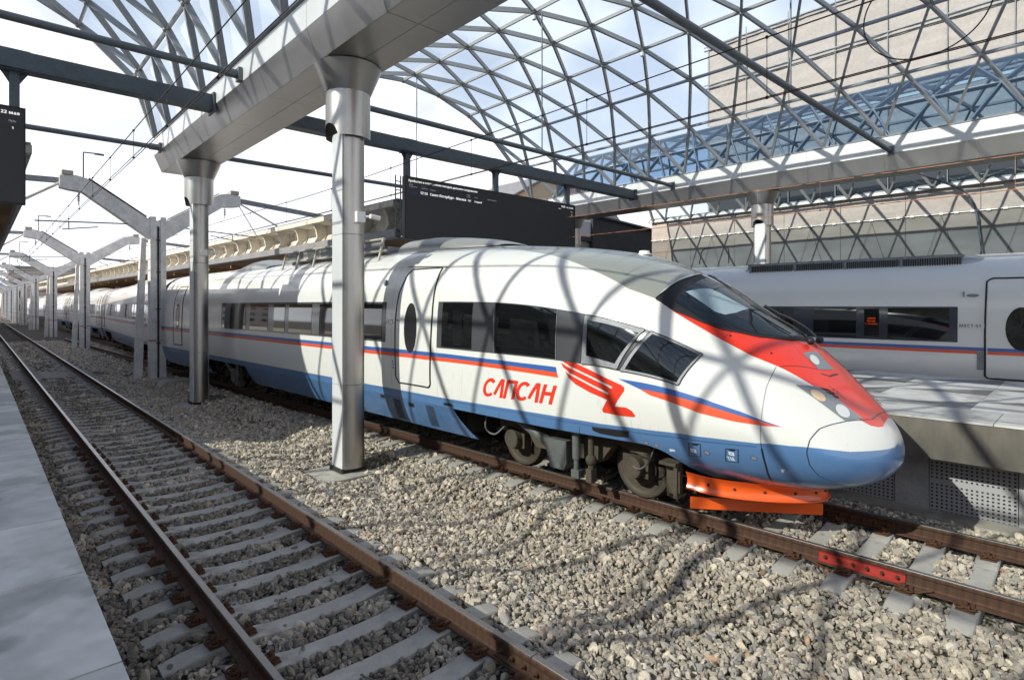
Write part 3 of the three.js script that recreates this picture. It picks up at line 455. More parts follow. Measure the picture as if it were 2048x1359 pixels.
function section(s, w) {                                        // half-width and height of the body at s; w runs from the skirt (0) to the ridge (1)
  const k = smooth(2.1, 6.2, s), f = clamp(w) * 14, i = Math.min(13, Math.floor(f)), t = f - i;
  const pt = n => { n = clamp(n, 0, 14); return [lerp(nosePts[n][0], bodyPts[n][0], k), lerp(nosePts[n][1], bodyPts[n][1], k)]; };
  const a = pt(i - 1), b = pt(i), c = pt(i + 1), d = pt(i + 2);
  const cr = (p, q, r, u) => 0.5 * (2 * q + (r - p) * t + (2 * p - 5 * q + 4 * r - u) * t * t + (3 * q - p - 3 * r + u) * t ** 3);
  const fx = i === 13 ? Math.max(0, cr(a[0], b[0], c[0], -b[0])) : cr(a[0], b[0], c[0], d[0]), fy = i === 13 ? cr(a[1], b[1], c[1], b[1]) : cr(a[1], b[1], c[1], d[1]);
  return [Math.max(0, fx) * wMax(s), lerp(yBot(s), yTop(s), fy)];
}
function wOfY(s, y) { let a = 0, b = 1; for (let i = 0; i < 30; i++) { const m = (a + b) / 2; section(s, m)[1] < y ? a = m : b = m; } return (a + b) / 2; }
const cutY = table([[3.3, 0.0], [3.5, 0.44], [3.62, 0.56], [3.8, 0.74], [4.02, 0.89], [4.3, 0.935], [30, 0.935]]);
function skin(s, w, side = -1, off = 0, clip = false) {
  let [x, y] = section(s, w); if (clip) { const c = cutY(s); if (y < c) { w = wOfY(s, c);[x, y] = section(s, w); } }
  const p = V3(side * x, y, -s);
  if (off) { const e = 0.004, w0 = clamp(w - e), w1 = clamp(w + e), A = section(s, w0), B = section(s, w1), s0 = Math.max(TIP + 0.002, s - 0.01), C = section(s0, w), D = section(s0 + 0.02, w); const dv = V3(side * (B[0] - A[0]), B[1] - A[1], 0), du = V3(side * (D[0] - C[0]), D[1] - C[1], -0.02), n = dv.cross(du).normalize(); if (n.x * side < 0 || (Math.abs(n.x) < 0.05 && n.y < 0)) n.negate(); p.addScaledVector(n, off); }
  return p;
}
const sRow = []; for (let k = 0; k <= 26; k++) sRow.push(TIP + 0.9 * (k / 26) ** 2); for (let s = 2.6; s < 6.4; s += 0.075) sRow.push(s); for (let s = 6.4; s < SPLIT - 0.05; s += 0.2) sRow.push(s); sRow.push(SPLIT);
function hull(side, ss, nw) {
  const g = gridGeo(ss.length - 1, nw, (i, j) => skin(ss[Math.round(i * (ss.length - 1))], j, side, 0, true), (i, j) => [(SPLIT - ss[Math.round(i * (ss.length - 1))]) / (SPLIT - 1.6), j]);
  return g;
}
// where a photo pixel meets the side of the train: (s, w)
const hitCells = []; { const NW = 90; for (let i = 0; i + 1 < sRow.length; i++) for (let j = 0; j < NW; j++) { const q = [[i, j], [i + 1, j], [i + 1, j + 1], [i, j + 1]].map(([a, b]) => [skin(sRow[a], b / NW), sRow[a], b / NW]); hitCells.push([q[0], q[1], q[2]], [q[0], q[2], q[3]]); } }
const rayT = new THREE.Ray(), hitP = V3();
function onTrain(u, v) {
  const d = pixelRay(u, v); rayT.origin.set(-TC, EYE, 0); rayT.direction.set(d.x * Math.cos(TURN) - d.z * Math.sin(TURN), d.y, d.x * Math.sin(TURN) + d.z * Math.cos(TURN)).normalize();
  let best = null, bd = 1e9;
  for (const c of hitCells) { if (rayT.intersectTriangle(c[0][0], c[1][0], c[2][0], false, hitP)) { const dd = hitP.distanceTo(rayT.origin); if (dd < bd) { bd = dd; const b = THREE.Triangle.getBarycoord(hitP, c[0][0], c[1][0], c[2][0], V3()); best = [b.x * c[0][1] + b.y * c[1][1] + b.z * c[2][1], b.x * c[0][2] + b.y * c[1][2] + b.z * c[2][2]]; } } }
  if (best) return best;
  let m = 1e9; for (const c of hitCells) { const q = rayT.distanceSqToPoint(c[0][0]); if (q < m) { m = q; best = [c[0][1], c[0][2]]; } } return best;      // just past the outline: the nearest point of it
}
const px = list => list.map(([u, v]) => onTrain(u, v));
const sy = list => list.map(([s, y]) => [s, wOfY(s, y)]);
const CW = 2048, CH = 1280, cX = s => (SPLIT - s) / (SPLIT - 1.6) * CW, cY = w => (1 - w) * CH;
function dense(pts, close) { const out = []; const n = pts.length; for (let i = 0; i < (close ? n : n - 1); i++) { const a = pts[i], b = pts[(i + 1) % n], k = Math.max(1, Math.ceil(Math.max(Math.abs(a[0] - b[0]) / 0.1, Math.abs(a[1] - b[1]) / 0.02))); for (let q = 0; q < k; q++) out.push([lerp(a[0], b[0], q / k), lerp(a[1], b[1], q / k)]); } if (!close) out.push(pts[n - 1]); return out; }
const C = { white: '#dcdbd7', blue: '#5379a8', stripe: '#3560a3', red: '#e2532f', hood: '#de3a26', roof: '#8d8f88', line: '#23252a' };
const boundary = [...sy([[SPLIT, 1.1], [9, 1.1], [8.2, 1.1]]), ...px([[903, 798], [1000, 814], [1100, 830], [1200, 847], [1300, 860], [1400, 873], [1512, 886], [1580, 891.5], [1620, 894.5], [1660, 899], [1700, 903]])];
{ const [s9, w9] = boundary.at(-1), y9 = section(s9, w9)[1]; for (let k = 1; k <= 12; k++) { const s = lerp(s9, TIP + 0.012, Math.pow(k / 12, 0.7)); boundary.push([s, wOfY(s, lerp(y9, Math.max(y9, 1.06), k / 12))]); } };
const hoodLow = px([[1351, 625], [1388, 647], [1440, 677], [1504, 711], [1553, 731], [1615, 764], [1640, 779], [1677, 807], [1722, 840], [1742, 851], [1757, 854], [1767, 853]]);
const glassLow = px([[1312, 597], [1350, 622], [1400, 642.5], [1450, 660], [1516, 673], [1560, 678], [1590, 681]]);
const glassTop = px([[1312, 597], [1333, 580], [1355, 564], [1383, 554], [1403, 550]]);
const roofLow = px([[1000, 495], [1033, 499], [1104, 510], [1163, 530], [1222, 557], [1257, 577], [1312, 597]]);
function livery(withText) {
  const cv = document.createElement('canvas'); cv.width = CW; cv.height = CH; const c = cv.getContext('2d');
  const poly = (pts, fill, close = true) => { c.beginPath(); dense(pts, close).forEach(([s, w], i) => i ? c.lineTo(cX(s), cY(w)) : c.moveTo(cX(s), cY(w))); if (close) { c.closePath(); c.fillStyle = fill; c.fill(); } };
  const line = (pts, wd, col) => { poly(pts, null, false); c.lineWidth = wd; c.strokeStyle = col; c.lineJoin = 'round'; c.stroke(); };
  c.fillStyle = C.white; c.fillRect(0, 0, CW, CH);
  poly([...roofLow, [glassTop.at(-1)[0], 1.1], [roofLow[0][0] + 0.6, 1.1]], C.roof);
  poly([...boundary, [1.55, boundary.at(-1)[1]], [1.55, -0.05], [SPLIT + 0.1, -0.05], [SPLIT + 0.1, boundary[0][1]]], C.blue);
  line(boundary.slice(0, 10).map(([s, w]) => [s, w - 0.012]), 3, '#30547f');
  // stripes
  const st = [1.904, 1.83, 1.758].map(y => [SPLIT + 0.1, wOfY(SPLIT, y)]);
  const tB = px([[780, 696], [853, 703], [939, 713], [1040, 725], [1112, 733.7]]), tM = px([[780, 703.7], [853, 711.5], [939, 721], [1040, 734], [1114, 745]]), tR = px([[780, 710.7], [853, 719], [939, 729], [1040, 743], [1117, 755]]);
  poly([st[0], ...tB, ...tM.slice().reverse(), st[1]], C.stripe); poly([st[1], ...tM, ...tR.slice().reverse(), st[2]], C.red);
  poly(px([[1236, 757], [1300, 768], [1400, 795], [1480, 822], [1530, 842], [1565, 854], [1540, 851], [1480, 836], [1400, 812], [1320, 791], [1278, 777]]), C.stripe);
  poly(px([[1278, 777], [1320, 785], [1400, 806], [1480, 831], [1540, 848], [1565, 854], [1530, 852], [1470, 843], [1400, 826], [1330, 800], [1300, 790]]), C.red);
  // red hood
  poly([...hoodLow, onTrain(1769, 847), [onTrain(1765, 840)[0] - 0.02, 1.1], [glassLow.at(-1)[0] - 0.1, 1.1], ...glassLow.slice().reverse()], C.hood);
  // emblem: a wing of three feathers
  const z4 = (a) => px(a.map(([x, y]) => [960 + x * 0.2246, 600 + y * 0.2246]));
  poly(z4([[680, 445], [700, 485], [760, 515], [900, 583], [1100, 682], [1262, 757], [1286, 778], [1284, 810], [1200, 945], [1300, 955], [1352, 985], [1386, 1032], [1370, 1042], [1250, 1030], [1100, 1000], [1086, 975], [1133, 888], [980, 822], [850, 748], [790, 692], [746, 606], [716, 543]]), C.hood);
  for (const l of [[[718, 542], [790, 590], [1000, 692], [1168, 776]], [[747, 612], [800, 656], [980, 752], [1135, 830]]]) { c.lineCap = 'round'; line(z4(l), 7.5, C.white); }
  // panel joints and hatches
  const seam = a => line(px(a), 1.6, '#6d6e70');
  seam([[1553, 733], [1533, 775], [1524, 830], [1522, 886]]); line(px([[1522, 886], [1524, 900]]), 2, C.line); line(px([[1524, 898], [1532, 930], [1548, 966]]), 5, '#14161a');
  line(px([[1726, 840], [1680, 845], [1640, 857], [1620, 880], [1614, 905], [1620, 930], [1640, 952], [1680, 966]]), 2.2, '#202124'); line(px([[1726, 840], [1745, 838], [1770, 825]]), 2.2, '#202124');
  line(px([[1560, 733], [1605, 733], [1635, 738]]), 2, '#3a0b08'); line(px([[1643, 747], [1660, 752], [1676, 748]]), 4, '#3a0b08'); line(px([[1582, 680], [1600, 705], [1640, 740]]), 1.2, '#7c1812'); line(px([[1448, 676], [1463, 663]]), 1.4, '#7c1812');
  line(px([[905, 803], [1000, 821], [1100, 838], [1200, 856]]), 1.4, '#2b4a70'); for (const a of [[[1378, 886], [1401, 888], [1402, 913], [1379, 911], [1378, 886]], [[1452, 897], [1477, 899], [1477, 925], [1452, 922], [1452, 897]]]) { line(px(a), 2.4, '#16202e'); poly(px([[a[0][0] + 6, a[0][1] + 1], [a[0][0] + 19, a[0][1] + 2], [a[0][0] + 18, a[0][1] + 5], [a[0][0] + 7, a[0][1] + 4]]), '#14161a'); }
  line(px([[904, 800], [906, 815], [905, 830]]), 2, '#22354f'); line(px([[1159, 853], [1161, 878]]), 2, '#22354f'); line(px([[998, 830], [999, 850]]), 2, '#22354f');
  for (const [u, v] of [[1292, 885], [1313, 890], [1414, 905], [1508, 916]]) { const [s, w] = onTrain(u, v); c.beginPath(); c.ellipse(cX(s), cY(w), 8, 8, 0, 0, 7); c.fillStyle = '#8a8b88'; c.fill(); c.lineWidth = 2; c.strokeStyle = '#33485f'; c.stroke(); }
  poly(px([[1562, 938], [1570, 938], [1567, 946], [1563, 943]]), '#c9d4e4'); poly(px([[1339, 897], [1350, 899], [1350, 903], [1345, 902], [1340, 903]]), '#dfe6ef');
  if (withText) {
    const text = (str, l, r, hgt, col, font, slant) => { const [a, b] = px([l, r]); const x0 = cX(a[0]), y0 = cY(a[1]), x1 = cX(b[0]), y1 = cY(b[1]); c.save(); c.translate(x0, y0); c.rotate(Math.atan2(y1 - y0, x1 - x0)); c.font = font; c.fillStyle = col; c.textBaseline = 'alphabetic'; const m = c.measureText(str).width, k = Math.hypot(x1 - x0, y1 - y0) / m; c.scale(k, hgt); if (slant) { c.transform(1, 0, -slant, 1, 0, 0); c.lineWidth = 2.5; c.strokeStyle = col; c.strokeText(str, 0, 0); } c.fillText(str, 0, 0); c.restore(); };
    { const [a, b, tp] = px([[964, 791], [1104, 809], [972, 756]]), x0 = cX(a[0]), y0 = cY(a[1]), x1 = cX(b[0]), y1 = cY(b[1]), hh = Math.abs(cY(tp[1]) - y0), wd = Math.hypot(x1 - x0, y1 - y0) / 4.12;
      c.save(); c.translate(x0, y0); c.rotate(Math.atan2(y1 - y0, x1 - x0)); c.scale(wd, -hh); c.transform(1, 0, 0.34, 1, 0, 0); c.strokeStyle = C.hood; c.lineWidth = 0.19; c.lineCap = 'butt'; c.lineJoin = 'round';
      const ch = (x, strokes) => strokes.forEach(s => { c.beginPath(); s.forEach(([u, v], i) => i ? c.lineTo(x + u, v) : c.moveTo(x + u, v)); c.stroke(); });
      const es = [...Array(17)].map((_, k) => { const q = 0.75 + k / 16 * 4.78; return [0.36 + 0.31 * Math.cos(q), 0.5 + 0.42 * Math.sin(q)]; }), la = [[[0.0, 0.16], [0.13, 0.56]], [[0.13, 0.56], [0.27, 0.93], [0.36, 0.93], [0.46, 0.0]]];
      ch(0, [es]); ch(0.76, la); ch(1.34, [[[0.08, 0], [0.08, 0.92], [0.58, 0.92], [0.58, 0]]]); ch(2.06, [es]); ch(2.82, la); ch(3.44, [[[0.08, 0], [0.08, 1]], [[0.58, 0], [0.58, 1]], [[0.08, 0.52], [0.58, 0.52]]]); c.restore(); }
    text('SIEMENS', [1026, 855], [1052, 859], 1.0, '#2a2c30', 'bold 26px sans-serif');
    text('ТАРА 61,0 Т', [903, 826], [934, 832], 0.9, '#e6e9ee', 'bold 22px sans-serif');
    text('1Л', [1210, 886], [1219, 888], 1.0, '#e6e9ee', 'bold 26px sans-serif'); text('ТМ', [1457, 920], [1472, 922], 0.9, '#e6e9ee', 'bold 26px sans-serif');
    text('МЕСТ-44', [769, 648], [796, 649], 1.3, '#26282c', 'bold 24px sans-serif');
    text('380', [1672, 787], [1697, 803], 1.1, '#4a0d0a', 'bold 40px sans-serif');
    for (const [u, v, n] of [[976, 846, 5], [870, 819, 7], [1387, 901, 8], [1463, 907, 7]]) { const [s, w] = onTrain(u, v); c.fillStyle = '#e2e6ec'; c.fillRect(cX(s) - n, cY(w) - n, 2 * n, 2 * n); c.fillStyle = '#27415f'; c.fillRect(cX(s) - 2, cY(w) - 2, 4, 4); }
    poly(px([[1133, 867], [1150, 870], [1150, 875], [1133, 872]]), '#e8eaee'); 
    for (const [u, v] of [[785, 722], [786, 728], [786, 735]]) { const [s, w] = onTrain(u, v); c.fillStyle = '#333'; c.fillRect(cX(s) - 4, cY(w) - 4, 8, 7); }
  }
  // road grime: fine speckle and drips low on the skirt
  const rg = mulberry(55); for (let i = 0; i < 5200; i++) { const s = lerp(1.7, SPLIT, rg()), w = wOfYfast(s, 0.45 + 0.75 * rg() * rg()); c.fillStyle = `rgba(60,52,42,${0.05 + 0.12 * rg()})`; c.fillRect(cX(s), cY(w), 1 + 3 * rg(), 1 + 5 * rg()); }
  for (let i = 0; i < 170; i++) { const s = TIP + 0.05 + 1.9 * rg() * rg(), w = 0.25 + 0.7 * rg(); c.fillStyle = `rgba(52,44,36,${0.15 + 0.4 * rg()})`; c.beginPath(); c.ellipse(cX(s), cY(w), 0.5 + 0.7 * rg(), 0.5 + 0.9 * rg(), 0, 0, 7); c.fill(); }   // insects and stone marks
  for (let i = 0; i < 260; i++) { const s = lerp(3.5, SPLIT, rg()), w = lerp(0.08, 0.3, rg()); c.fillStyle = `rgba(70,60,48,${0.04 + 0.1 * rg()})`; c.fillRect(cX(s), cY(w), 1 + 2 * rg(), 10 + 60 * rg()); }   // dried drips
  for (const s of [8.45, 9.95]) line([[s, wOfY(s, 1.12)], [s, wOfY(s, 3.5)], [s, 0.98]], 1.2, '#9a9a97'); line([[SPLIT, wOfY(9, 3.52)], [7.4, wOfY(7.4, 3.36)], [6.2, wOfY(6.2, 3.16)]], 1.2, '#a9a9a6');
  const t = new THREE.CanvasTexture(cv); t.colorSpace = THREE.SRGBColorSpace; t.wrapS = t.wrapT = THREE.ClampToEdgeWrapping; t.anisotropy = 8; return t;
}
const wOfYfast = (s, y) => clamp((y - 0.42) / 2.6 * 0.45);
const paint = map => new THREE.MeshPhysicalMaterial({ map, roughness: 0.34, clearcoat: 0.7, clearcoatRoughness: 0.08 });
const nosePaint = paint(livery(true)), nosePaintFar = paint(livery(false));
const coachTex = (() => { const cv = document.createElement('canvas'); cv.width = 256; cv.height = CH; const c = cv.getContext('2d'); c.fillStyle = C.white; c.fillRect(0, 0, 256, CH); const band = (y0, y1, col) => { const a = cY(wOfY(12, y1)), b = cY(wOfY(12, y0)); c.fillStyle = col; c.fillRect(0, a, 256, b - a); }; band(0.4, 1.1, C.blue); band(1.83, 1.904, C.stripe); band(1.758, 1.83, C.red); const w0 = cY(wOfY(12, 1.09)); c.fillStyle = '#30547f'; c.fillRect(0, w0 + 10, 256, 3);
  const rg = mulberry(56); for (let i = 0; i < 900; i++) { c.fillStyle = `rgba(60,52,42,${0.04 + 0.1 * rg()})`; c.fillRect(rg() * 256, w0 + 20 + rg() * (CH - w0), 2, 3 + 8 * rg()); }
  const t = new THREE.CanvasTexture(cv); t.colorSpace = THREE.SRGBColorSpace; t.wrapS = THREE.RepeatWrapping; return t; })();
const coachPaint = paint(coachTex);
const bluePaint = new THREE.MeshPhysicalMaterial({ color: C.blue, roughness: 0.36, clearcoat: 0.6, clearcoatRoughness: 0.1, map: grain }), whitePaint = new THREE.MeshPhysicalMaterial({ color: C.white, roughness: 0.34, clearcoat: 0.7, clearcoatRoughness: 0.08 });

function patchGeo(poly, side, off, hole) {                       // a piece of sheet lying on the body: outline in (s, w)
  const d = dense(poly, true).map(p => new THREE.Vector2(p[0], p[1] * 5)), sh = new THREE.Shape(d); if (hole) sh.holes.push(new THREE.Path(dense(hole, true).map(p => new THREE.Vector2(p[0], p[1] * 5))));
  let tris = []; const g0 = new THREE.ShapeGeometry(sh), ps = g0.attributes.position, ix = g0.index.array; for (let i = 0; i < ix.length; i += 3) tris.push([0, 1, 2].map(k => [ps.getX(ix[i + k]), ps.getY(ix[i + k]) / 5]));
  const lng = (a, b) => Math.max(Math.abs(a[0] - b[0]), Math.abs(a[1] - b[1]) * 5);
  for (let n = 0, again = true; again && n < 9; n++) { again = false; const out = []; for (const t of tris) { const e = [lng(t[0], t[1]), lng(t[1], t[2]), lng(t[2], t[0])], m = Math.max(...e); if (m < 0.11) { out.push(t); continue; } again = true; const k = e.indexOf(m), a = t[k], b = t[(k + 1) % 3], c = t[(k + 2) % 3], q = [(a[0] + b[0]) / 2, (a[1] + b[1]) / 2]; out.push([a, q, c], [q, b, c]); } tris = out; }
  const pos = [], nor = [], uv = []; for (const t of tris) { const P3 = t.map(p => skin(p[0], p[1], side, off)), N3 = t.map((p, i) => skin(p[0], p[1], side, off + 0.01).sub(P3[i]).normalize()); const fl = P3[1].clone().sub(P3[0]).cross(P3[2].clone().sub(P3[0])).dot(N3[0]) < 0; for (const k of fl ? [0, 2, 1] : [0, 1, 2]) { pos.push(...P3[k].toArray()); nor.push(...N3[k].toArray()); uv.push(t[k][0], t[k][1] * 5); } }
  const g = new THREE.BufferGeometry(); g.setAttribute('position', new THREE.Float32BufferAttribute(pos, 3)); g.setAttribute('normal', new THREE.Float32BufferAttribute(nor, 3)); g.setAttribute('uv', new THREE.Float32BufferAttribute(uv, 2)); return g;
}
const onSkin = (pts, r, side = -1, off = 0.004, close = false) => wire(dense(pts, close).concat(close ? [pts[0]] : []).map(([s, w]) => skin(s, w, side, off)), r, 5);

// bogie with wheels on the rails; local origin at the bogie's middle on the rail level
function bogie(parent, s, z0 = 0) {
  const b = new THREE.Group(); b.name = 'bogie'; b.position.set(0, 0, -s); parent.add(b);
  for (const zz of [-1.2, 1.2]) for (const x of [-0.79, 0.79]) {
    const f = Math.sign(x);
    const prof = [[0, 0.02], [0.26, 0.05], [0.33, 0.04], [0.36, 0.065], [0.42, 0.07], [0.44, 0.06], [0.44, -0.055], [0.47, -0.075], [0.43, -0.09], [0.2, -0.06], [0, -0.06]].map(([r, y]) => new THREE.Vector2(r, y));
    part('wheel', clean(at(new THREE.LatheGeometry(prof, 40), 0, 0, 0, 0, 0, f < 0 ? Math.PI / 2 : -Math.PI / 2)).translate(x, 0.445, zz), M.wheel, b);
    part('axle_box', merge([cyl(0.17, 0.155, 0.12, 20, x + f * 0.30, 0.50, zz, 0, 0, Math.PI / 2), box(0.18, 0.3, 0.42, x + f * 0.16, 0.5, zz), box(0.1, 0.12, 0.3, x + f * 0.2, 0.68, zz + 0.16)]), M.bogie, b);
    part('spring', merge([0, 1, 2].map(k => clean(new THREE.TorusGeometry(0.12, 0.035, 6, 16).rotateX(Math.PI / 2).translate(x + f * 0.17, 0.72 + k * 0.07, zz)))), M.bogie, b);
    const bd = part('brake_disc', cyl(0.25, 0.25, 0.03, 28, x + f * 0.09, 0.445, zz, 0, 0, Math.PI / 2), M.bogie, b); part('disc_bolts', merge([...Array(10)].map((_, k) => cyl(0.016, 0.016, 0.02, 8, x + f * 0.11, 0.445 + 0.19 * Math.cos(k * 0.628), zz + 0.19 * Math.sin(k * 0.628), 0, 0, Math.PI / 2))), M.rust, bd);
  }
  for (const x of [-1.02, 1.02]) part('side_frame', extrude([[-1.5, 0.66], [-0.9, 0.78], [-0.65, 0.46], [0.65, 0.46], [0.9, 0.78], [1.5, 0.66], [1.5, 0.82], [0.85, 0.93], [-0.85, 0.93], [-1.5, 0.82]], 0.2).rotateY(Math.PI / 2).translate(x - 0.1, 0, 0), M.bogie, b);
  part('bolster', box(1.9, 0.3, 0.7, 0, 0.6, 0), M.bogie, b);
  part('traction_motor', merge([cyl(0.27, 0.27, 1.0, 18, 0, 0.5, 0.62, 0, 0, Math.PI / 2), cyl(0.27, 0.27, 1.0, 18, 0, 0.5, -0.62, 0, 0, Math.PI / 2)]), M.bogieDark, b);
  for (const zz of [-1.2, 1.2]) part('axle', cyl(0.085, 0.085, 1.6, 12, 0, 0.445, zz, 0, 0, Math.PI / 2), M.wheel, b);
  for (const f of [-1, 1]) {
    part('yaw_damper', merge([rod(V3(f * 1.22, 0.88, -0.9), V3(f * 1.26, 0.60, -0.18), 0.085, 16), rod(V3(f * 1.22, 0.92, -1.02), V3(f * 1.25, 0.74, -0.55), 0.06, 12), extrude([[0.36, 0.0], [0.62, 0.0], [0.68, 0.1], [0.68, 0.44], [0.3, 0.44], [0.24, 0.36]], 0.22).rotateY(-Math.PI / 2).translate(f * 1.22 + 0.1, 0.28, -0.5)]), M.damper, b);
    part('vertical_damper', merge([rod(V3(f * 1.33, 0.96, 0.36), V3(f * 1.33, 0.5, 0.37), 0.062, 14), rod(V3(f * 1.33, 0.5, 0.37), V3(f * 1.33, 0.3, 0.37), 0.04, 12), cyl(0.075, 0.075, 0.05, 14, f * 1.33, 0.9, 0.36), box(0.14, 0.12, 0.14, f * 1.3, 0.28, 0.37)]), M.damper, b);
    part('anti_roll_link', merge([rod(V3(f * 1.3, 0.95, 0.62), V3(f * 1.3, 0.28, 0.62), 0.045, 10), sph(0.085, f * 1.3, 0.52, 0.62), box(0.13, 0.2, 0.1, f * 1.3, 0.3, 0.62)]), M.bogie, b);
    part('sand_pipe', wire([V3(f * 1.0, 0.9, 1.85), V3(f * 0.98, 0.6, 1.8), V3(f * 0.86, 0.25, 1.72), V3(f * 0.82, 0.12, 1.66)], 0.022, 6), M.bogie, b);
    part('cable', wire([V3(f * 1.15, 0.9, 1.6), V3(f * 1.2, 0.62, 1.5), V3(f * 1.15, 0.5, 1.3), V3(f * 1.12, 0.62, 1.1)], 0.014, 6), M.damper, b);
    part('cable', wire([V3(f * 1.2, 0.9, -1.75), V3(f * 1.27, 0.62, -1.7), V3(f * 1.25, 0.55, -1.5), V3(f * 1.18, 0.72, -1.3)], 0.017, 6), M.damper, b);
    part('step_bracket', merge([box(0.06, 0.45, 0.2, f * 1.1, 0.5, 1.85), box(0.3, 0.04, 0.24, f * 1.14, 0.7, 1.85), box(0.22, 0.04, 0.06, f * 1.14, 0.28, 1.95), box(0.04, 0.42, 0.05, f * 1.24, 0.49, 1.95)]), M.bogie, b);
  }
  return b;
}
const stripeRed = new THREE.MeshPhysicalMaterial({ color: C.red, roughness: 0.35, clearcoat: 0.6 }), stripeBlue = new THREE.MeshPhysicalMaterial({ color: C.stripe, roughness: 0.35, clearcoat: 0.6 });
const train = thing('train_head_car', 'white high speed train head car with red hood and orange snow plough', 'train', T(TC, 0, 0), TURN, 'cars of the white train');
{
  const sRear = [SPLIT, 12, 14, 16, 18, 20, 22, 24, 26, 27.0];
  part('nose_shell', hull(-1, sRow, 72), (nosePaint.side = THREE.DoubleSide, nosePaint), train);
  part('nose_shell', hull(1, sRow, 72), (nosePaintFar.side = THREE.DoubleSide, nosePaintFar), train);
  coachPaint.side = THREE.DoubleSide;
  for (const side of [-1, 1]) part('coach_shell', gridGeo(sRear.length - 1, 72, (i, j) => skin(sRear[Math.round(i * (sRear.length - 1))], j, side, 0, true), (i, j) => [sRear[Math.round(i * (sRear.length - 1))] / 3, j]), coachPaint, train);
  part('underframe', merge([box(2.5, 0.28, 23, 0, 1.02, -15.6), box(2.4, 0.6, 9.6, 0, 0.72, -12.9), box(2.4, 0.6, 5.3, 0, 0.72, -24.3)]), M.bogieDark, train);
  // skirts between the bogies, with louvred grilles
  for (const side of [-1, 1]) {
    part('skirt', patchGeo(sy([[8.06, 0.94], [7.93, 0.76], [7.75, 0.58], [7.55, 0.44], [12.5, 0.44], [17.4, 0.44], [17.75, 0.62], [17.95, 0.94]]), side, 0.002), bluePaint, train);
    part('skirt', patchGeo(sy([[21.6, 0.94], [21.45, 0.62], [21.2, 0.44], [26.95, 0.44], [26.95, 0.94]]), side, 0.002), bluePaint, train);
    for (const [a, b] of [[8.62, 8.88], [9.72, 9.98]]) { const gr = []; for (let i = 0; i < 6; i++) for (let j = 0; j < 16; j++) { const s = lerp(a, b, (i + 0.5) / 6) + (j % 2) * 0.02, y = lerp(0.5, 0.9, (j + 0.5) / 16), p = skin(s, wOfY(s, y), side, 0.004); gr.push(box(0.006, 0.014, 0.03, p.x, p.y, p.z)); } part('skirt_grille', merge(gr), M.black, train); }
    for (const [a, b, y0, y1] of [[9.28, 9.46, 0.80, 0.88], [8.06, 8.3, 0.97, 1.02], [10.3, 10.45, 0.86, 0.93]]) part('recess', patchGeo(sy([[a, y0], [b, y0], [b, y1], [a, y1]]), side, 0.006), M.black, train);
    part('band_recess', patchGeo(px([[1184, 853], [1258, 862], [1257, 874], [1232, 872], [1200, 866], [1186, 860]]), side, 0.005), M.black, train);
  }
  // window band of the cab side
  for (const side of [-1, 1]) {
    part('window_band', patchGeo(px([[878, 603], [1000, 604.5], [1060, 610], [1113, 617.5], [1168, 627], [1291, 658], [1405, 709], [1357, 770], [1236, 741], [1160, 727], [1113, 720], [1040, 711.5], [945, 702], [873, 695]]), side, 0.004), M.bandGrey, train);
    const pane = (pts, nm = 'window_pane') => part(nm, patchGeo(px(pts), side, 0.009), M.darkGlass, train);
    pane([[887, 605], [947, 605.5], [943, 698], [883, 693]]); pane([[993, 606], [1055, 611], [1115, 619.5], [1111, 717], [1045, 709], [990, 704]]);
    const cC = px([[1176, 640], [1278, 666], [1230, 727], [1173, 711]]), oC = px([[1170, 629], [1291, 659], [1234, 738], [1163, 727]]), cD = px([[1305, 668], [1399, 710], [1354, 764], [1250, 738]]), oD = px([[1303, 662], [1406, 709], [1357, 770], [1240, 741]]);
    for (const [o, i] of [[oC, cC], [oD, cD]]) { const w = part('window_pane', patchGeo(i, side, 0.008), M.darkGlass, train); part('window_frame', patchGeo(o, side, 0.012, i.slice().reverse()), M.zinc, w); part('window_seal', onSkin(o, 0.006, side, 0.01, true), M.rubber, w); }
    for (const l of [[[990, 605], [988, 705]], [[1116, 618], [1112, 720]]]) part('window_bar', onSkin(px(l), 0.006, side, 0.01), M.zinc, train);
    // long window band of the saloon
    part('window_band', patchGeo(sy([[10.15, 2.02], [10.15, 2.83], [19.85, 2.83], [19.85, 2.02]]), side, 0.004), M.bandGrey, train);
    for (const [a, b] of [[10.3, 11.35], [11.75, 13.05], [13.45, 14.75], [15.0, 15.7], [16.1, 17.4], [17.75, 18.4], [18.7, 19.7]]) part('window_pane', patchGeo(sy([[a, 2.06], [a, 2.79], [b, 2.79], [b, 2.06]]), side, 0.009), M.darkGlass, train);
    // doors
    const door = (outline, oval) => { const d = part('door', patchGeo(outline, side, 0.006), whitePaint, train); part('door_seal', onSkin(outline, 0.017, side, 0.004, true), M.rubber, d); part('door_window', patchGeo(oval, side, 0.011), M.darkGlass, d); part('window_seal', onSkin(oval, 0.007, side, 0.01, true), M.rubber, d);
      const ys = [1.904, 1.83, 1.758], s0 = Math.min(...outline.map(p => p[0])) + 0.03, s1 = Math.max(...outline.map(p => p[0])) - 0.03; ['stripe', 'red'].forEach((k, i) => part(k === 'red' ? 'red_stripe' : 'blue_stripe', patchGeo(sy([[s0, ys[i + 1]], [s1, ys[i + 1]], [s1, ys[i]], [s0, ys[i]]]), side, 0.009), k === 'red' ? stripeRed : stripeBlue, d)); part('door_button', (() => { const q = skin(s1 - 0.06, wOfY(9, 2.45), side, 0.012); return cyl(0.02, 0.02, 0.02, 12, q.x, q.y, q.z, 0, 0, Math.PI / 2); })(), M.zinc, d); };
    const ov = (s, y, a, b) => sy([...Array(20)].map((_, k) => [s + a * Math.cos(k / 10 * Math.PI), y + b * Math.sin(k / 10 * Math.PI)]));
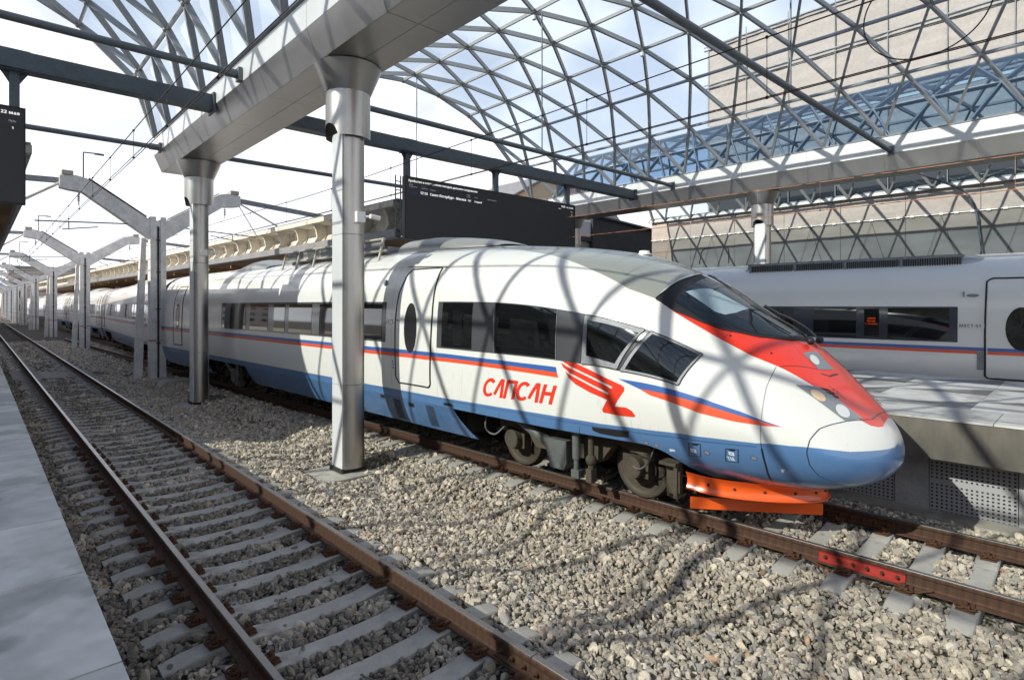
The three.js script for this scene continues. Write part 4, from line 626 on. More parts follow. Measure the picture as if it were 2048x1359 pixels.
    door(sy([[9.72, 1.30], [9.78, 1.36], [9.80, 2.4], [9.74, 3.0], [9.62, 3.36], [9.52, 3.46], [8.62, 3.46], [8.60, 2.6], [8.66, 1.30], [8.72, 1.25], [9.68, 1.25]]), ov(9.28, 2.33, 0.2, 0.47));
    door(sy([[25.2, 1.30], [25.22, 2.4], [25.1, 3.36], [25.0, 3.46], [24.1, 3.46], [24.08, 2.4], [24.12, 1.27], [25.15, 1.25]]), ov(24.65, 2.33, 0.2, 0.47));
  }
  // windscreen and lamps on both sides
  const wl = glassLow.slice(1), wt = glassTop.slice(1);
  const topS = wt.at(-1)[0] - 0.35, lowS = glassLow.at(-1)[0] - 0.12;
  for (const side of [-1, 1]) {
    part('windscreen_surround', patchGeo([glassTop[0], ...wl, [lowS, 0.999], [topS, 0.999], ...wt.slice().reverse()], side, 0.006), M.black, train);
    const inner = px([[1352, 606], [1366, 585], [1392, 566], [1412, 558]]), innerL = px([[1352, 606], [1400, 636], [1450, 654], [1516, 668], [1580, 676]]);
    part('windscreen', patchGeo([...innerL, [lowS + 0.08, 0.999], [topS - 0.1, 0.999], ...inner.slice(1).reverse()], side, 0.016), M.screenGlass, train);
    part('sun_blind', patchGeo(px([[1371, 584], [1400, 578], [1420, 578], [1441, 587], [1460, 598], [1498, 618], [1472, 626], [1450, 630], [1430, 624]]), side, 0.010), M.plasticWhite, train);
    part('windscreen_trim', onSkin([...glassTop.slice().reverse(), ...wl], 0.009, side, 0.008), M.rubber, train);
    const hl = part('headlight', patchGeo(px([[1591, 769.5], [1636, 773.5], [1672, 795], [1702, 819], [1727, 837], [1692, 842.5], [1640, 804]]), side, 0.005), M.lampBowl, train);
    const lens = (u, v, a, b, rot, mat) => part('lamp_lens', patchGeo(px([...Array(16)].map((_, k) => { const x = a * Math.cos(k * Math.PI / 8), y = b * Math.sin(k * Math.PI / 8); return [u + x * Math.cos(rot) - y * Math.sin(rot), v + x * Math.sin(rot) + y * Math.cos(rot)]; })), side, 0.011), mat, hl);
    part('lamp_cover', patchGeo(px([[1595, 771.5], [1636, 775.5], [1671, 797], [1700, 820], [1722, 836], [1692, 840], [1642, 803]]), side, 0.03), M.lampGlass, hl);
    lens(1636, 791, 18, 8, 0.62, M.lampWarm); lens(1685, 822, 17, 10, 0.72, M.lampLens);
    const tl = part('top_light', patchGeo(px([[1606, 706.5], [1634, 703], [1668, 740], [1638, 739]]), side, 0.005), M.lampBowl, train); part('lamp_lens', patchGeo(px([...Array(14)].map((_, k) => [1629 + 12 * Math.cos(k * Math.PI / 7) * 0.7 - 7 * Math.sin(k * Math.PI / 7) * 0.7, 720 + 12 * Math.cos(k * Math.PI / 7) * 0.75 + 6 * Math.sin(k * Math.PI / 7) * 0.7])), side, 0.010), M.lampLens, tl);
    for (const q of [[[1638, 775], [1656, 778], [1664, 783], [1650, 781]], [[1650, 783], [1667, 784], [1672, 790], [1660, 789]], [[1663, 791], [1676, 792], [1678, 797], [1670, 796]]]) part('vent_slot', patchGeo(px(q), side, 0.006), M.black, train);
    for (const [u, v] of [[1461, 671], [1543, 706]]) { const [s, w] = onTrain(u, v), p = skin(s, w, side, 0.002); part('plug', sph(0.014, p.x, p.y, p.z), M.black, train); }
  }
  // wipers
  for (const x of [-0.18, 0.22]) { const a = skin(2.62, 0.985, Math.sign(x), 0.05), b = skin(3.35, 0.99, Math.sign(x), 0.03); a.x += x * 0.6; b.x += x; part('wiper', merge([wire([a, a.clone().lerp(b, 0.25).add(V3(0, 0.05, 0)), a.clone().lerp(b, 0.6).add(V3(0, 0.03, 0)), b.clone().lerp(a, 0.25)], 0.013, 6), wire([a.clone().lerp(b, 0.3).add(V3(0.05, 0.02, 0)), b], 0.012, 5), sph(0.05, a.x, a.y, a.z)]), M.black, train); }
  // coupler, snow plough
  const blade = (y0, y1, o) => { const pl = [[-1.16, 3.78], [-1.12, 3.5], [-0.98, 3.2], [-0.76, 2.9], [-0.48, 2.62], [-0.22, 2.45], [0, 2.4], [0.22, 2.45], [0.48, 2.62], [0.76, 2.9], [0.98, 3.2], [1.12, 3.5], [1.16, 3.78]]; const cr = new THREE.CatmullRomCurve3(pl.map(([x, s]) => V3(x, 0, -s))), f = (i, j) => { const p = cr.getPoint(i), n = cr.getTangent(i); const out = V3(n.z, 0, -n.x); p.y = lerp(y0, y1, j) - 0.09 * Math.sin(i * Math.PI); p.addScaledVector(out, o * (1 - j) + 0.05 * Math.sin(j * Math.PI)); return p; }; return f; };
  const f1 = blade(0.40, 0.62, 0.04), of = M.orange; of.side = THREE.DoubleSide;
  const pg = gridGeo(60, 8, f1); const plough = part('snow_plough', pg, of, train); part('plough_lip', wire([...Array(31)].map((_, k) => f1(k / 30, 0)), 0.014, 6, 90), of, plough);
  for (let k = 1; k < 12; k++) { const p = f1(k / 12, 0.45); part('bolt', sph(0.02, p.x, p.y, p.z, 1, 1, 1, 8), M.rust, plough); }
  part('plough_bar', merge([bar(V3(-1.0, 0.175, -3.8), V3(0.04, 0.15, -2.52), 0.03, 0.15), bar(V3(1.0, 0.175, -3.8), V3(0.04, 0.15, -2.52), 0.03, 0.15)]), of, plough);
  for (const f of [-1, 1]) part('plough_bracket', merge([box(0.12, 0.3, 0.5, f * 0.5, 0.4, -3.6), box(0.3, 0.1, 0.5, f * 0.78, 0.34, -4.0), box(0.1, 0.35, 0.12, f * 0.95, 0.36, -4.08)]), M.bogie, train);
  bogie(train, 5.82); bogie(train, 19.6);
  // roof: equipment frame, fairing, antennas, rail
  const rp = (x, s, h = 0) => V3(x, section(s, 0.9)[1] + h, -s);
  part('roof_fairing', gridGeo(24, 14, (i, j) => { const s = lerp(8.0, 10.9, i), a = Math.PI * j, k = Math.sqrt(clamp((s - 7.95) / 2.2)); return V3(-0.85 * Math.cos(a) * (0.5 + 0.5 * k), 3.9 + 0.36 * Math.sin(a) * k - (1 - k) * 0.0, -s); }), M.zincFair = std(0.42, 0.42, 0.4, 0.35, 0.5, { side: THREE.DoubleSide }), train);
  part('roof_frame', merge([...[-1.0, 1.0].flatMap(x => [rod(V3(x, 3.98, -11.1), V3(x, 3.98, -16.4), 0.028), rod(V3(x, 4.24, -11.2), V3(x, 4.24, -16.2), 0.032), ...[11.2, 12.2, 13.3, 14.4, 15.4, 16.3].map(s => rod(V3(x * 1.15, 3.74, -s), V3(x, 4.24, -s - 0.05), 0.03))])]), std(0.42, 0.4, 0.35, 0.6, 0.3), train);
  for (const x of [-0.97, 0.97]) for (let k = 0; k < 5; k++) part('roof_screen', box(0.012, 0.22, 1.0, x, 4.11, -(11.75 + k * 1.02)), k % 2 ? M.cream : M.zinc, train);
  part('roof_box', box(1.7, 0.22, 5.0, 0, 3.98, -13.8), M.zinc, train);
  part('roof_fairing', gridGeo(12, 12, (i, j) => { const s = lerp(18, 21, i), a = Math.PI * j; return V3(-0.95 * Math.cos(a), 3.86 + 0.42 * Math.sin(a) * Math.sin(Math.PI * clamp(i, 0.15, 0.85)), -s); }), M.zincFair, train);
  part('antenna', merge([cyl(0.1, 0.08, 0.06, 16, 0.1, yTop(5.2) + 0.03, -5.2), cyl(0.13, 0.13, 0.02, 16, 0.1, yTop(5.2), -5.2)]), M.plasticWhite, train);
  part('antenna', wire([V3(0.3, 3.4, -4.35), V3(0.33, 3.62, -4.3), V3(0.36, 3.64, -4.2), V3(0.4, 3.64, -3.95), V3(0.41, 3.4, -3.93)], 0.008, 5), M.black, train);
  part('marker_lamp', sph(0.07, -1.52, 3.22, -10.32, 0.5, 1, 1), M.zinc, train);
  part('gutter', onSkin([[8.5, wOfY(9, 3.5)], [9.75, wOfY(9, 3.5)]], 0.012), M.zinc, train);
}

// further cars of the white train, following a gentle bend
const coachRow = [0, 3, 6, 9, 12, 15, 18, 21, 24.0];
function coachParts(g, L, opts = {}) {
  const S = 15, sk = (z, w, side, off = 0) => { const [x, y] = section(S, w), e = 0.004, A = section(S, clamp(w - e)), B = section(S, clamp(w + e)), n = V3(side * (B[1] - A[1]), -(B[0] - A[0]), 0).normalize(); return V3(side * x, y, -z).addScaledVector(n, off); };
  const wy = y => wOfY(S, y), strip = (z0, z1, y0, y1, side, off, n = 6) => { const g2 = gridGeo(1, n, (i, j) => sk(side < 0 ? lerp(z1, z0, i) : lerp(z0, z1, i), lerp(wy(y0), wy(y1), j), side, off)); return clean(g2); };
  for (const side of [-1, 1]) {
    part('coach_shell', gridGeo(8, 60, (i, j) => sk(0.15 + i * (L - 0.3), lerp(wy(0.935), 1, j), side), (i, j) => [i * L / 3, lerp(wy(0.935), 1, j)]), coachPaint, g);
    for (const [a, b] of opts.skirts || [[0.2, 1.9], [5.6, L - 5.6], [L - 1.9, L - 0.2]]) part('skirt', strip(a, b, 0.44, 0.94, side, 0.002), bluePaint, g);
    const [b0, b1] = opts.band || [3.4, L - 3.4];
    part('window_band', strip(b0, b1, opts.y0 || 2.02, opts.y1 || 2.83, side, 0.004), opts.bandMat || M.bandGrey, g);
    for (const [a, b] of opts.panes || [...Array(9)].map((_, k) => [b0 + 0.2 + k * (b1 - b0 - 0.2) / 9, b0 + 0.2 + k * (b1 - b0 - 0.2) / 9 + (b1 - b0) / 9 - 0.45])) part('window_pane', strip(a, b, (opts.y0 || 2.02) + 0.04, (opts.y1 || 2.83) - 0.04, side, 0.009), M.darkGlass, g);
    for (const z of opts.doors || [1.6, L - 1.6]) {
      const d = part('door', strip(z - 0.58, z + 0.58, 1.26, 3.38, side, 0.006, 14), whitePaint, g);
      const frame = [[z - 0.6, 1.28], [z - 0.6, 2.3], [z - 0.58, 3.36], [z - 0.5, 3.42], [z + 0.5, 3.42], [z + 0.58, 3.36], [z + 0.6, 2.3], [z + 0.6, 1.28], [z + 0.55, 1.24], [z - 0.55, 1.24], [z - 0.6, 1.28]];
      const fp = []; for (let i = 0; i + 1 < frame.length; i++) for (let q = 0; q < 5; q++) fp.push(sk(lerp(frame[i][0], frame[i + 1][0], q / 5), wy(lerp(frame[i][1], frame[i + 1][1], q / 5)), side, 0.004)); fp.push(fp[0].clone());
      part('door_seal', wire(fp, 0.02, 5, fp.length * 2), M.rubber, d);
      const oval = []; const nO = 22; for (let k = 0; k < nO; k++) oval.push([z + 0.26 * Math.cos(k / nO * 2 * Math.PI), 2.33 + 0.46 * Math.sin(k / nO * 2 * Math.PI)]);
      const pos = []; for (let k = 0; k < nO; k++) { const c = sk(z, wy(2.33), side, 0.014), a = oval[k], b = oval[(k + 1) % nO]; pos.push(...c.toArray(), ...sk(a[0], wy(a[1]), side, 0.014).toArray(), ...sk(b[0], wy(b[1]), side, 0.014).toArray()); } const og = new THREE.BufferGeometry(); og.setAttribute('position', new THREE.Float32BufferAttribute(pos, 3)); og.computeVertexNormals(); og.setAttribute('uv', new THREE.Float32BufferAttribute(new Float32Array(pos.length / 3 * 2), 2)); part('door_window', og, M.tintDS, d);
      ['blue_stripe', 'red_stripe'].forEach((nm, i) => part(nm, strip(z - 0.56, z + 0.56, [1.83, 1.758][i], [1.904, 1.83][i], side, 0.010, 2), i ? stripeRed : stripeBlue, d));
    }
  }
  part('underframe', merge([box(2.5, 0.3, L - 0.6, 0, 1.02, -L / 2), box(2.4, 0.55, L - 11.5, 0, 0.72, -L / 2)]), M.bogieDark, g);
  part('end_wall', merge([extrude(hullOutline, 0.05).translate(0, 0, -0.2), extrude(hullOutline, 0.05).translate(0, 0, -L + 0.15)]), M.rubber, g);
  part('gangway', box(2.3, 2.9, 0.9, 0, 2.3, 0.02), M.rubber, g);
}
M.tintDS = M.darkGlass.clone(); M.tintDS.side = THREE.DoubleSide;
const hullOutline = [...[...Array(25)].map((_, k) => section(15, lerp(wOfY(15, 0.94), 1, k / 24))), ...[...Array(25)].map((_, k) => { const p = section(15, lerp(1, wOfY(15, 0.94), k / 24)); return [-p[0], p[1]]; })];
{
  let t = TC, s = 27.25; const ang = [4.6, 2.2, 1.6, 1.2, 1.0], names = ['second car of the white train, coupled behind the head car past the forked pylon', 'third car of the white train, behind the second forked concrete pylon', 'fourth car of the white train, far down the track past the third pylon', 'fifth car of the white train, far down the track', 'last visible car of the white train, near the vanishing rails'];
  let first = null;
  ang.forEach((a, k) => {
    const r = a * Math.PI / 180; let g;
    if (!first) { g = first = thing('train_car', names[k], 'train car', T(t, 0, s), TURN - r, 'cars of the white train'); coachParts(g, 24.1); bogie(g, 3.8); bogie(g, 20.3); part('roof_fairing', gridGeo(12, 12, (i, j) => { const q = Math.PI * j; return V3(-0.95 * Math.cos(q), 3.86 + 0.4 * Math.sin(q) * Math.sin(Math.PI * clamp(i, 0.15, 0.85)), -lerp(7, 15, i)); }), M.zincFair, g); }
    else { g = first.clone(); g.name = numbered('train_car'); g.position.copy(T(t, 0, s)); g.rotation.y = TURN - r; g.userData = { ...first.userData, label: names[k] }; scene.add(g); }
    t += 24.3 * Math.sin(r); s += 24.3 * Math.cos(r);
  });
}
// the second train on the far side of the platform
const T2 = 16.25 + 1.633;
{
  const g = thing('train_car', 'shaded white train car standing behind the far platform, dark window band', 'train car', T(T2, -0.07, 10.5), TURN);
  // local z runs away from the camera: s = 10.5 + z
  const sOf = s => s - 10.5 + 12; g.position.copy(T(T2, -0.07, -1.5));
  const q = s => s + 1.5;
  coachParts(g, 24.1, { band: [q(2.26), q(19)], y0: 2.0, y1: 2.8, bandMat: M.bandNavy = phys(0.03, 0.036, 0.05, 0.2, 0, { clearcoat: 0.6, clearcoatRoughness: 0.1 }), panes: [[q(2.41), q(3.61)], [q(4.29), q(5.28)], [q(5.78), q(7.0)], [q(7.4), q(8.7)], [q(9.2), q(10.5)], [q(11), q(12.3)], [q(13), q(14.3)], [q(15), q(16.3)], [q(17), q(18.3)]], doors: [q(1.18), 22.5], skirts: [[0.2, 24]] });
  // small destination display between two windows
  const t2 = boardTexture(256, 512, c => { c.fillStyle = '#ff5a1e'; c.font = 'bold 40px monospace'; c.textAlign = 'center'; c.fillText('САПСАН', 128, 190); c.fillText('Москва', 128, 240); c.font = 'bold 32px monospace'; c.fillText('С.-Петербург', 128, 290); });
  const dm = new THREE.MeshStandardMaterial({ color: new THREE.Color().setRGB(0.006, 0.006, 0.007), roughness: 0.15, emissive: new THREE.Color(1, 1, 1), emissiveMap: t2, emissiveIntensity: 0.55 });
  const dg = new THREE.PlaneGeometry(0.31, 0.66); dg.rotateY(-Math.PI / 2); dg.translate(-1.645, 2.41, -q(3.95)); part('destination_display', clean(dg), dm, g);
  const cv = document.createElement('canvas'); cv.width = 256; cv.height = 64; const c = cv.getContext('2d'); c.fillStyle = C.white; c.fillRect(0, 0, 256, 64); c.fillStyle = '#22262c'; c.font = 'bold 54px sans-serif'; c.fillText('МЕСТ-51', 8, 52); const tt = new THREE.CanvasTexture(cv); tt.colorSpace = THREE.SRGBColorSpace;
  const lg = new THREE.PlaneGeometry(0.46, 0.11); lg.rotateY(-Math.PI / 2); lg.translate(-1.640, 2.38, -q(2.02)); part('seat_count_sign', clean(lg), new THREE.MeshPhysicalMaterial({ map: tt, roughness: 0.34 }), g);
  part('marker_lamp', merge([sph(0.06, -1.56, 3.05, -q(2.0), 0.6, 0.6, 1.9), box(0.03, 0.12, 0.03, -1.57, 3.08, -q(2.16))]), M.zinc, g);
  part('sticker', box(0.004, 0.4, 0.12, -1.642, 1.62, -q(1.86)), M.zinc, g);
  // slatted roof equipment
  part('roof_box', extrude([[-1.12, 3.55], [1.12, 3.55], [1.05, 4.02], [-1.05, 4.02]], 5.0).translate(0, 0, -q(7.25)), M.zinc, g);
  for (let k = 0; k < 4; k++) { const a = 7.15 - k * 1.24, sl = []; for (let n = 0; n < 24; n++) sl.push(box(0.012, 0.30, 0.018, -1.115, 3.8, -q(a - 0.05 - n * 0.0475))); const f = part('grille', merge(sl), M.bogieDark, g); part('grille_frame', merge([box(0.03, 0.04, 1.22, -1.13, 3.97, -q(a - 0.61)), box(0.03, 0.04, 1.22, -1.15, 3.62, -q(a - 0.61)), box(0.03, 0.38, 0.04, -1.13, 3.8, -q(a))]), M.zinc, f); }
  part('roof_fairing', gridGeo(12, 10, (i, j) => { const a = Math.PI * j, k = Math.cos(i * Math.PI / 2); return V3(-1.12 * Math.sign(Math.cos(a)) * Math.sqrt(Math.abs(Math.cos(a))) * (0.55 + 0.45 * k), 3.6 + 0.44 * Math.pow(Math.abs(Math.sin(a)), 0.5) * k, -q(lerp(2.26, 1.25, i))); }), M.zincFair, g);
  part('roof_fairing', gridGeo(8, 10, (i, j) => { const a = Math.PI * j, k = Math.cos(i * Math.PI / 2); return V3(-1.12 * Math.sign(Math.cos(a)) * Math.sqrt(Math.abs(Math.cos(a))) * (0.7 + 0.3 * k), 3.58 + 0.45 * Math.pow(Math.abs(Math.sin(a)), 0.5) * k, -q(lerp(7.2, 7.65, i))); }), M.zincFair, g);
  bogie(g, 20.0); bogie(g, 4.0);
  const tr = track('railway_track', 'railway track under the shaded train car behind the platform', T(T2, -0.07, 0), TURN, -12, 30, -11, -12, 0.1);
  const h = first2(); function first2() { const o = scene.children.find(x => x.name === 'train_car'); const n = o.clone(); n.name = numbered('train_car'); n.userData = { ...o.userData, label: 'next car of the shaded train, hidden behind the red nosed train' }; delete n.userData.group; n.position.copy(T(T2, -0.07, 22.9)); n.rotation.y = TURN; scene.add(n); return n; }
}

// ───────────────────────── forked concrete pylons of the old canopy ─────────────────────────
{
  const proto = thing('concrete_pylon', 'forked concrete pylon nearest the steel columns, with a red band', 'pylon', P(5.48, -0.4, 27.4), 0, 'forked concrete pylons between the tracks');
  const Y = 0.4;
  part('stem', merge([box(0.2, 6.75, 0.5, -0.18, 3.375, 0), box(0.2, 6.75, 0.5, 0.18, 3.375, 0), box(0.17, 6.6, 0.44, 0, 3.3, 0)]), M.paleConcrete, proto);
  part('rain_pipe', cyl(0.035, 0.035, 6.3, 10, 0, 3.2, 0.235), M.bogieDark, proto);
  for (const y of [1.2, 2.6, 4.1, 5.4]) part('pipe_clamp', box(0.16, 0.05, 0.1, 0, y + Y, 0.2), M.rust, proto);
  part('red_band', merge([box(0.205, 0.05, 0.505, -0.18, 1.32 + Y, 0), box(0.205, 0.05, 0.505, 0.18, 1.32 + Y, 0)]), M.redPaint, proto);
  part('rear_leg', (() => { const g = extrude([[-0.6, 0], [-0.3, 0], [-0.16, 6.0], [-0.34, 6.0]], 0.35); return g.translate(0, 0, -1.5); })(), M.paleConcrete, proto);
  for (const f of [-1, 1]) {
    const arm = [[0.26, 5.42 + Y], [2.5, 7.05 + Y], [2.95, 7.1 + Y], [3.2, 7.15 + Y], [3.2, 7.6 + Y], [2.7, 7.66 + Y], [2.35, 7.58 + Y], [0.26, 6.2 + Y]].map(([x, y]) => [x * f, y]);
    const a = part('arm', extrude(f > 0 ? arm : arm.reverse(), 0.42, 0.015).translate(0, 0, -0.21), M.paleConcrete, proto);
    part('arm_cap', box(0.34, 0.16, 0.5, f * 2.95, 7.72 + Y, 0), M.concrete, a);
    part('flashing', bar(V3(f * 0.4, 6.33 + Y, 0), V3(f * 2.3, 7.6 + Y, 0), 0.46, 0.03), M.bogieDark, a);
    part('insulator', merge([rod(V3(f * 2.6, 7.05 + Y, 0), V3(f * 2.6, 6.55 + Y, 0), 0.012), ...[0, 1, 2, 3].map(k => cyl(0.04, 0.05, 0.03, 10, f * 2.6, 6.95 + Y - k * 0.07, 0))]), M.bogieDark, a);
    part('bracket_arm', merge([rod(V3(f * 0.9, 6.0 + Y, 0.05), V3(f * 3.9, 5.85 + Y, 0.05), 0.025), rod(V3(f * 2.0, 5.78 + Y, 0.05), V3(f * 3.1, 5.6 + Y, 0.05), 0.02), rod(V3(f * 2.9, 5.92 + Y, 0.05), V3(f * 2.9, 5.62 + Y, 0.05), 0.018)]), M.greySteel, a);
  }
  part('lamp_bracket', merge([rod(V3(-2.45, 7.6 + Y, 0), V3(-2.45, 8.6 + Y, 0), 0.025), rod(V3(-2.45, 8.6 + Y, 0), V3(-1.95, 8.62 + Y, 0), 0.025)]), M.greySteel, proto); part('lamp_head', box(0.3, 0.06, 0.1, -1.95, 8.6 + Y, 0), M.greySteel, proto);
  part('link_beam', bar(V3(3.2, 7.42 + Y, 0), V3(7.2, 7.1 + Y, 0), 0.16, 0.2), M.zinc, proto); part('link_beam', bar(V3(-3.2, 7.42 + Y, 0), V3(-6.4, 7.3 + Y, 0), 0.16, 0.2), M.zinc, proto);
  part('stay', merge([rod(V3(3.15, 7.3 + Y, 0.1), V3(5.6, 5.9 + Y, 0.6), 0.035), rod(V3(3.2, 7.25 + Y, -0.1), V3(4.6, 5.7 + Y, -1.2), 0.02), rod(V3(-3.2, 7.3 + Y, 0.1), V3(-4.6, 6.2 + Y, 1.0), 0.05)]), M.cream, proto);
  const lab = ['second forked concrete pylon from the steel columns', 'third forked concrete pylon from the steel columns', 'fourth forked concrete pylon from the steel columns', 'fifth forked concrete pylon from the steel columns', 'sixth forked concrete pylon from the steel columns', 'seventh forked concrete pylon from the steel columns', 'eighth forked concrete pylon from the steel columns', 'ninth forked concrete pylon from the steel columns'];
  lab.forEach((l, k) => { const c = proto.clone(); c.name = numbered('concrete_pylon'); c.userData = { ...proto.userData, label: l }; c.position.copy(P(5.48 - 0.02 * k, -0.4, 27.4 + 21.5 * (k + 1))); scene.add(c); });
  const b = thing('concrete_block', 'low concrete block with a sloped top at the foot of the first forked pylon', 'block', P(5.75, -0.42, 25.4)); part('block', extrude([[-0.75, 0], [0.75, 0], [0.45, 0.3], [-0.45, 0.3]], 0.9, 0.01).translate(0, 0, -0.45), M.concrete, b); part('slab', box(1.3, 0.12, 0.5, 0.75, 0.04, 1.1), M.paleConcrete, b);
}
// ───────────────────────── platform canopies ─────────────────────────
function canopy(name, label, frame, turn, f, width, s0, s1, ribTo) {       // f: which way the rim looks (-1: towards smaller x)
  const g = thing(name, label, 'canopy', frame, turn), L = s1 - s0, zc = -(s0 + s1) / 2, X = x => -f * x;
  const sec = (pts, a = s0, b = s1) => { const q = pts.map(([x, y]) => [X(x), y]); return prism(f < 0 ? q : q.reverse(), a, b); };
  part('rim_band', sec([[0, 5.08], [0.1, 5.03], [0.16, 5.05], [0.16, 5.36], [0, 5.36]]), M.zinc, g);
  part('soffit', sec([[0.16, 5.05], [width, 4.75], [width, 4.81], [0.16, 5.11]]), M.woodSoffit, g);
  part('eave_wall', sec([[0.16, 5.34], [0.5, 5.5], [0.62, 5.8], [0.55, 6.08], [0.62, 6.1], [0.70, 5.8], [0.56, 5.44], [0.18, 5.28]]), M.cream, g);
  part('top_edge', sec([[-0.12, 6.12], [0.65, 6.06], [0.7, 6.18], [-0.12, 6.3]]), M.cream, g);
  part('roof_sheet', sec([[-0.1, 6.3], [width, 6.75], [width, 6.8], [-0.1, 6.35]]), M.zinc, g);
  part('end_fascia', box(width - 0.2, 1.2, 0.12, X(width / 2 + 0.1), 5.72, -s0 + 0.07), M.zincEnd, g);
  const ribG = extrude([[0.02, 5.36], [0.3, 5.42], [0.5, 5.6], [0.56, 5.85], [0.5, 6.08], [-0.05, 6.14], [0.1, 5.9], [0.16, 5.6]].map(([x, y]) => [X(x), y]).sort(() => 0), 0.09);
  const list = []; for (let s = s0 + 0.8; s < ribTo; s += 1.8) { const r = part('rib', ribG, M.cream, g); r.position.z = -s; }
  const bl = []; for (let s = s0 + 2; s < ribTo; s += 3.6) bl.push(box(width - 0.4, 0.18, 0.12, X(width / 2), 4.83, -s)); part('soffit_battens', merge(bl), M.woodSoffit, g);
  for (let s = s0 + 6; s < s0 + 100; s += 14) part('post', box(0.35, 3.8, 0.35, X(width * 0.72), 3.0, -s), M.paleConcrete, g);
  return g;
}
M.zincEnd = std(0.16, 0.18, 0.21, 0.6, 0.2, { map: grain });
canopy('platform_canopy', 'long cream canopy with ribbed eaves on the platform behind the white train', T(11.0, 0, 0), TURN, -1, 4.6, 16.8, 130, 90);
canopy('platform_canopy', 'long canopy with wooden soffit over the near platform beyond the track board', P(0.8, 0, 0), 0, 1, 10.2, 16.6, 130, 90);

// ───────────────────────── overhead wires ─────────────────────────
function catenary(label, at_, s0, s1, ym, yc, mats, step, loop) {
  const g = thing('overhead_wire', label, 'wire', V3(0, 0, 0)); const W = [];
  const line = (fy, dx, r, mat, nm) => { const p = []; for (let s = s0; s <= s1; s += 4) p.push(at_(dx, fy(s), s)); part(nm, wire(p, r, 5, p.length * 2), mat, g); };
  line(ym, 0, 0.010, mats[0], 'carrier_wire'); line(yc, -0.025, 0.008, mats[1], 'contact_wire'); line(yc, 0.025, 0.008, mats[1], 'contact_wire');
  for (let s = s0 + 1; s < Math.min(s1, 60); s += step) part('dropper', merge([rod(at_(0, ym(s), s), at_(0, yc(s), s), 0.005, 5), sph(0.025, ...at_(0, ym(s), s).toArray(), 1, 1, 1, 6), sph(0.025, ...at_(0, yc(s), s).toArray(), 1, 1, 1, 6)]), mats[0], g);
  if (loop) { const c = at_(0, yc(loop) + 0.56, loop); const pts = []; for (let k = 0; k <= 28; k++) { const a = -2.2 + k / 28 * 5.6; pts.push(at_(0.02, c.y + 0.56 * Math.cos(a + Math.PI), loop + 0.62 * Math.sin(a + Math.PI))); } part('cable_loop', wire(pts, 0.008, 6, 60), mats[1], g); }
}
catenary('pair of overhead contact wires with carrier wire above the empty track', (x, y, s) => P(X1 + x, y, s), -4, 150, s => 6.62 - 0.012 * s + 0.0006 * Math.max(0, s - 10), s => 5.92 - 0.003 * s, [M.wireDark, M.wireDark], 2.9);
catenary('overhead contact wires with a hanging cable loop above the white train', (x, y, s) => T(TC + x, y, s), -4, 130, s => 6.5 - 0.024 * Math.min(s, 16), s => 5.63 - 0.009 * Math.min(s, 16), [M.wireDark, M.wireRed], 3.1, 1.42);
catenary('copper coloured overhead wires above the shaded train', (x, y, s) => T(T2 - 0.1 + x, y, s), -8, 60, s => 6.25, s => 5.45, [M.copper, M.copper], 4.2);

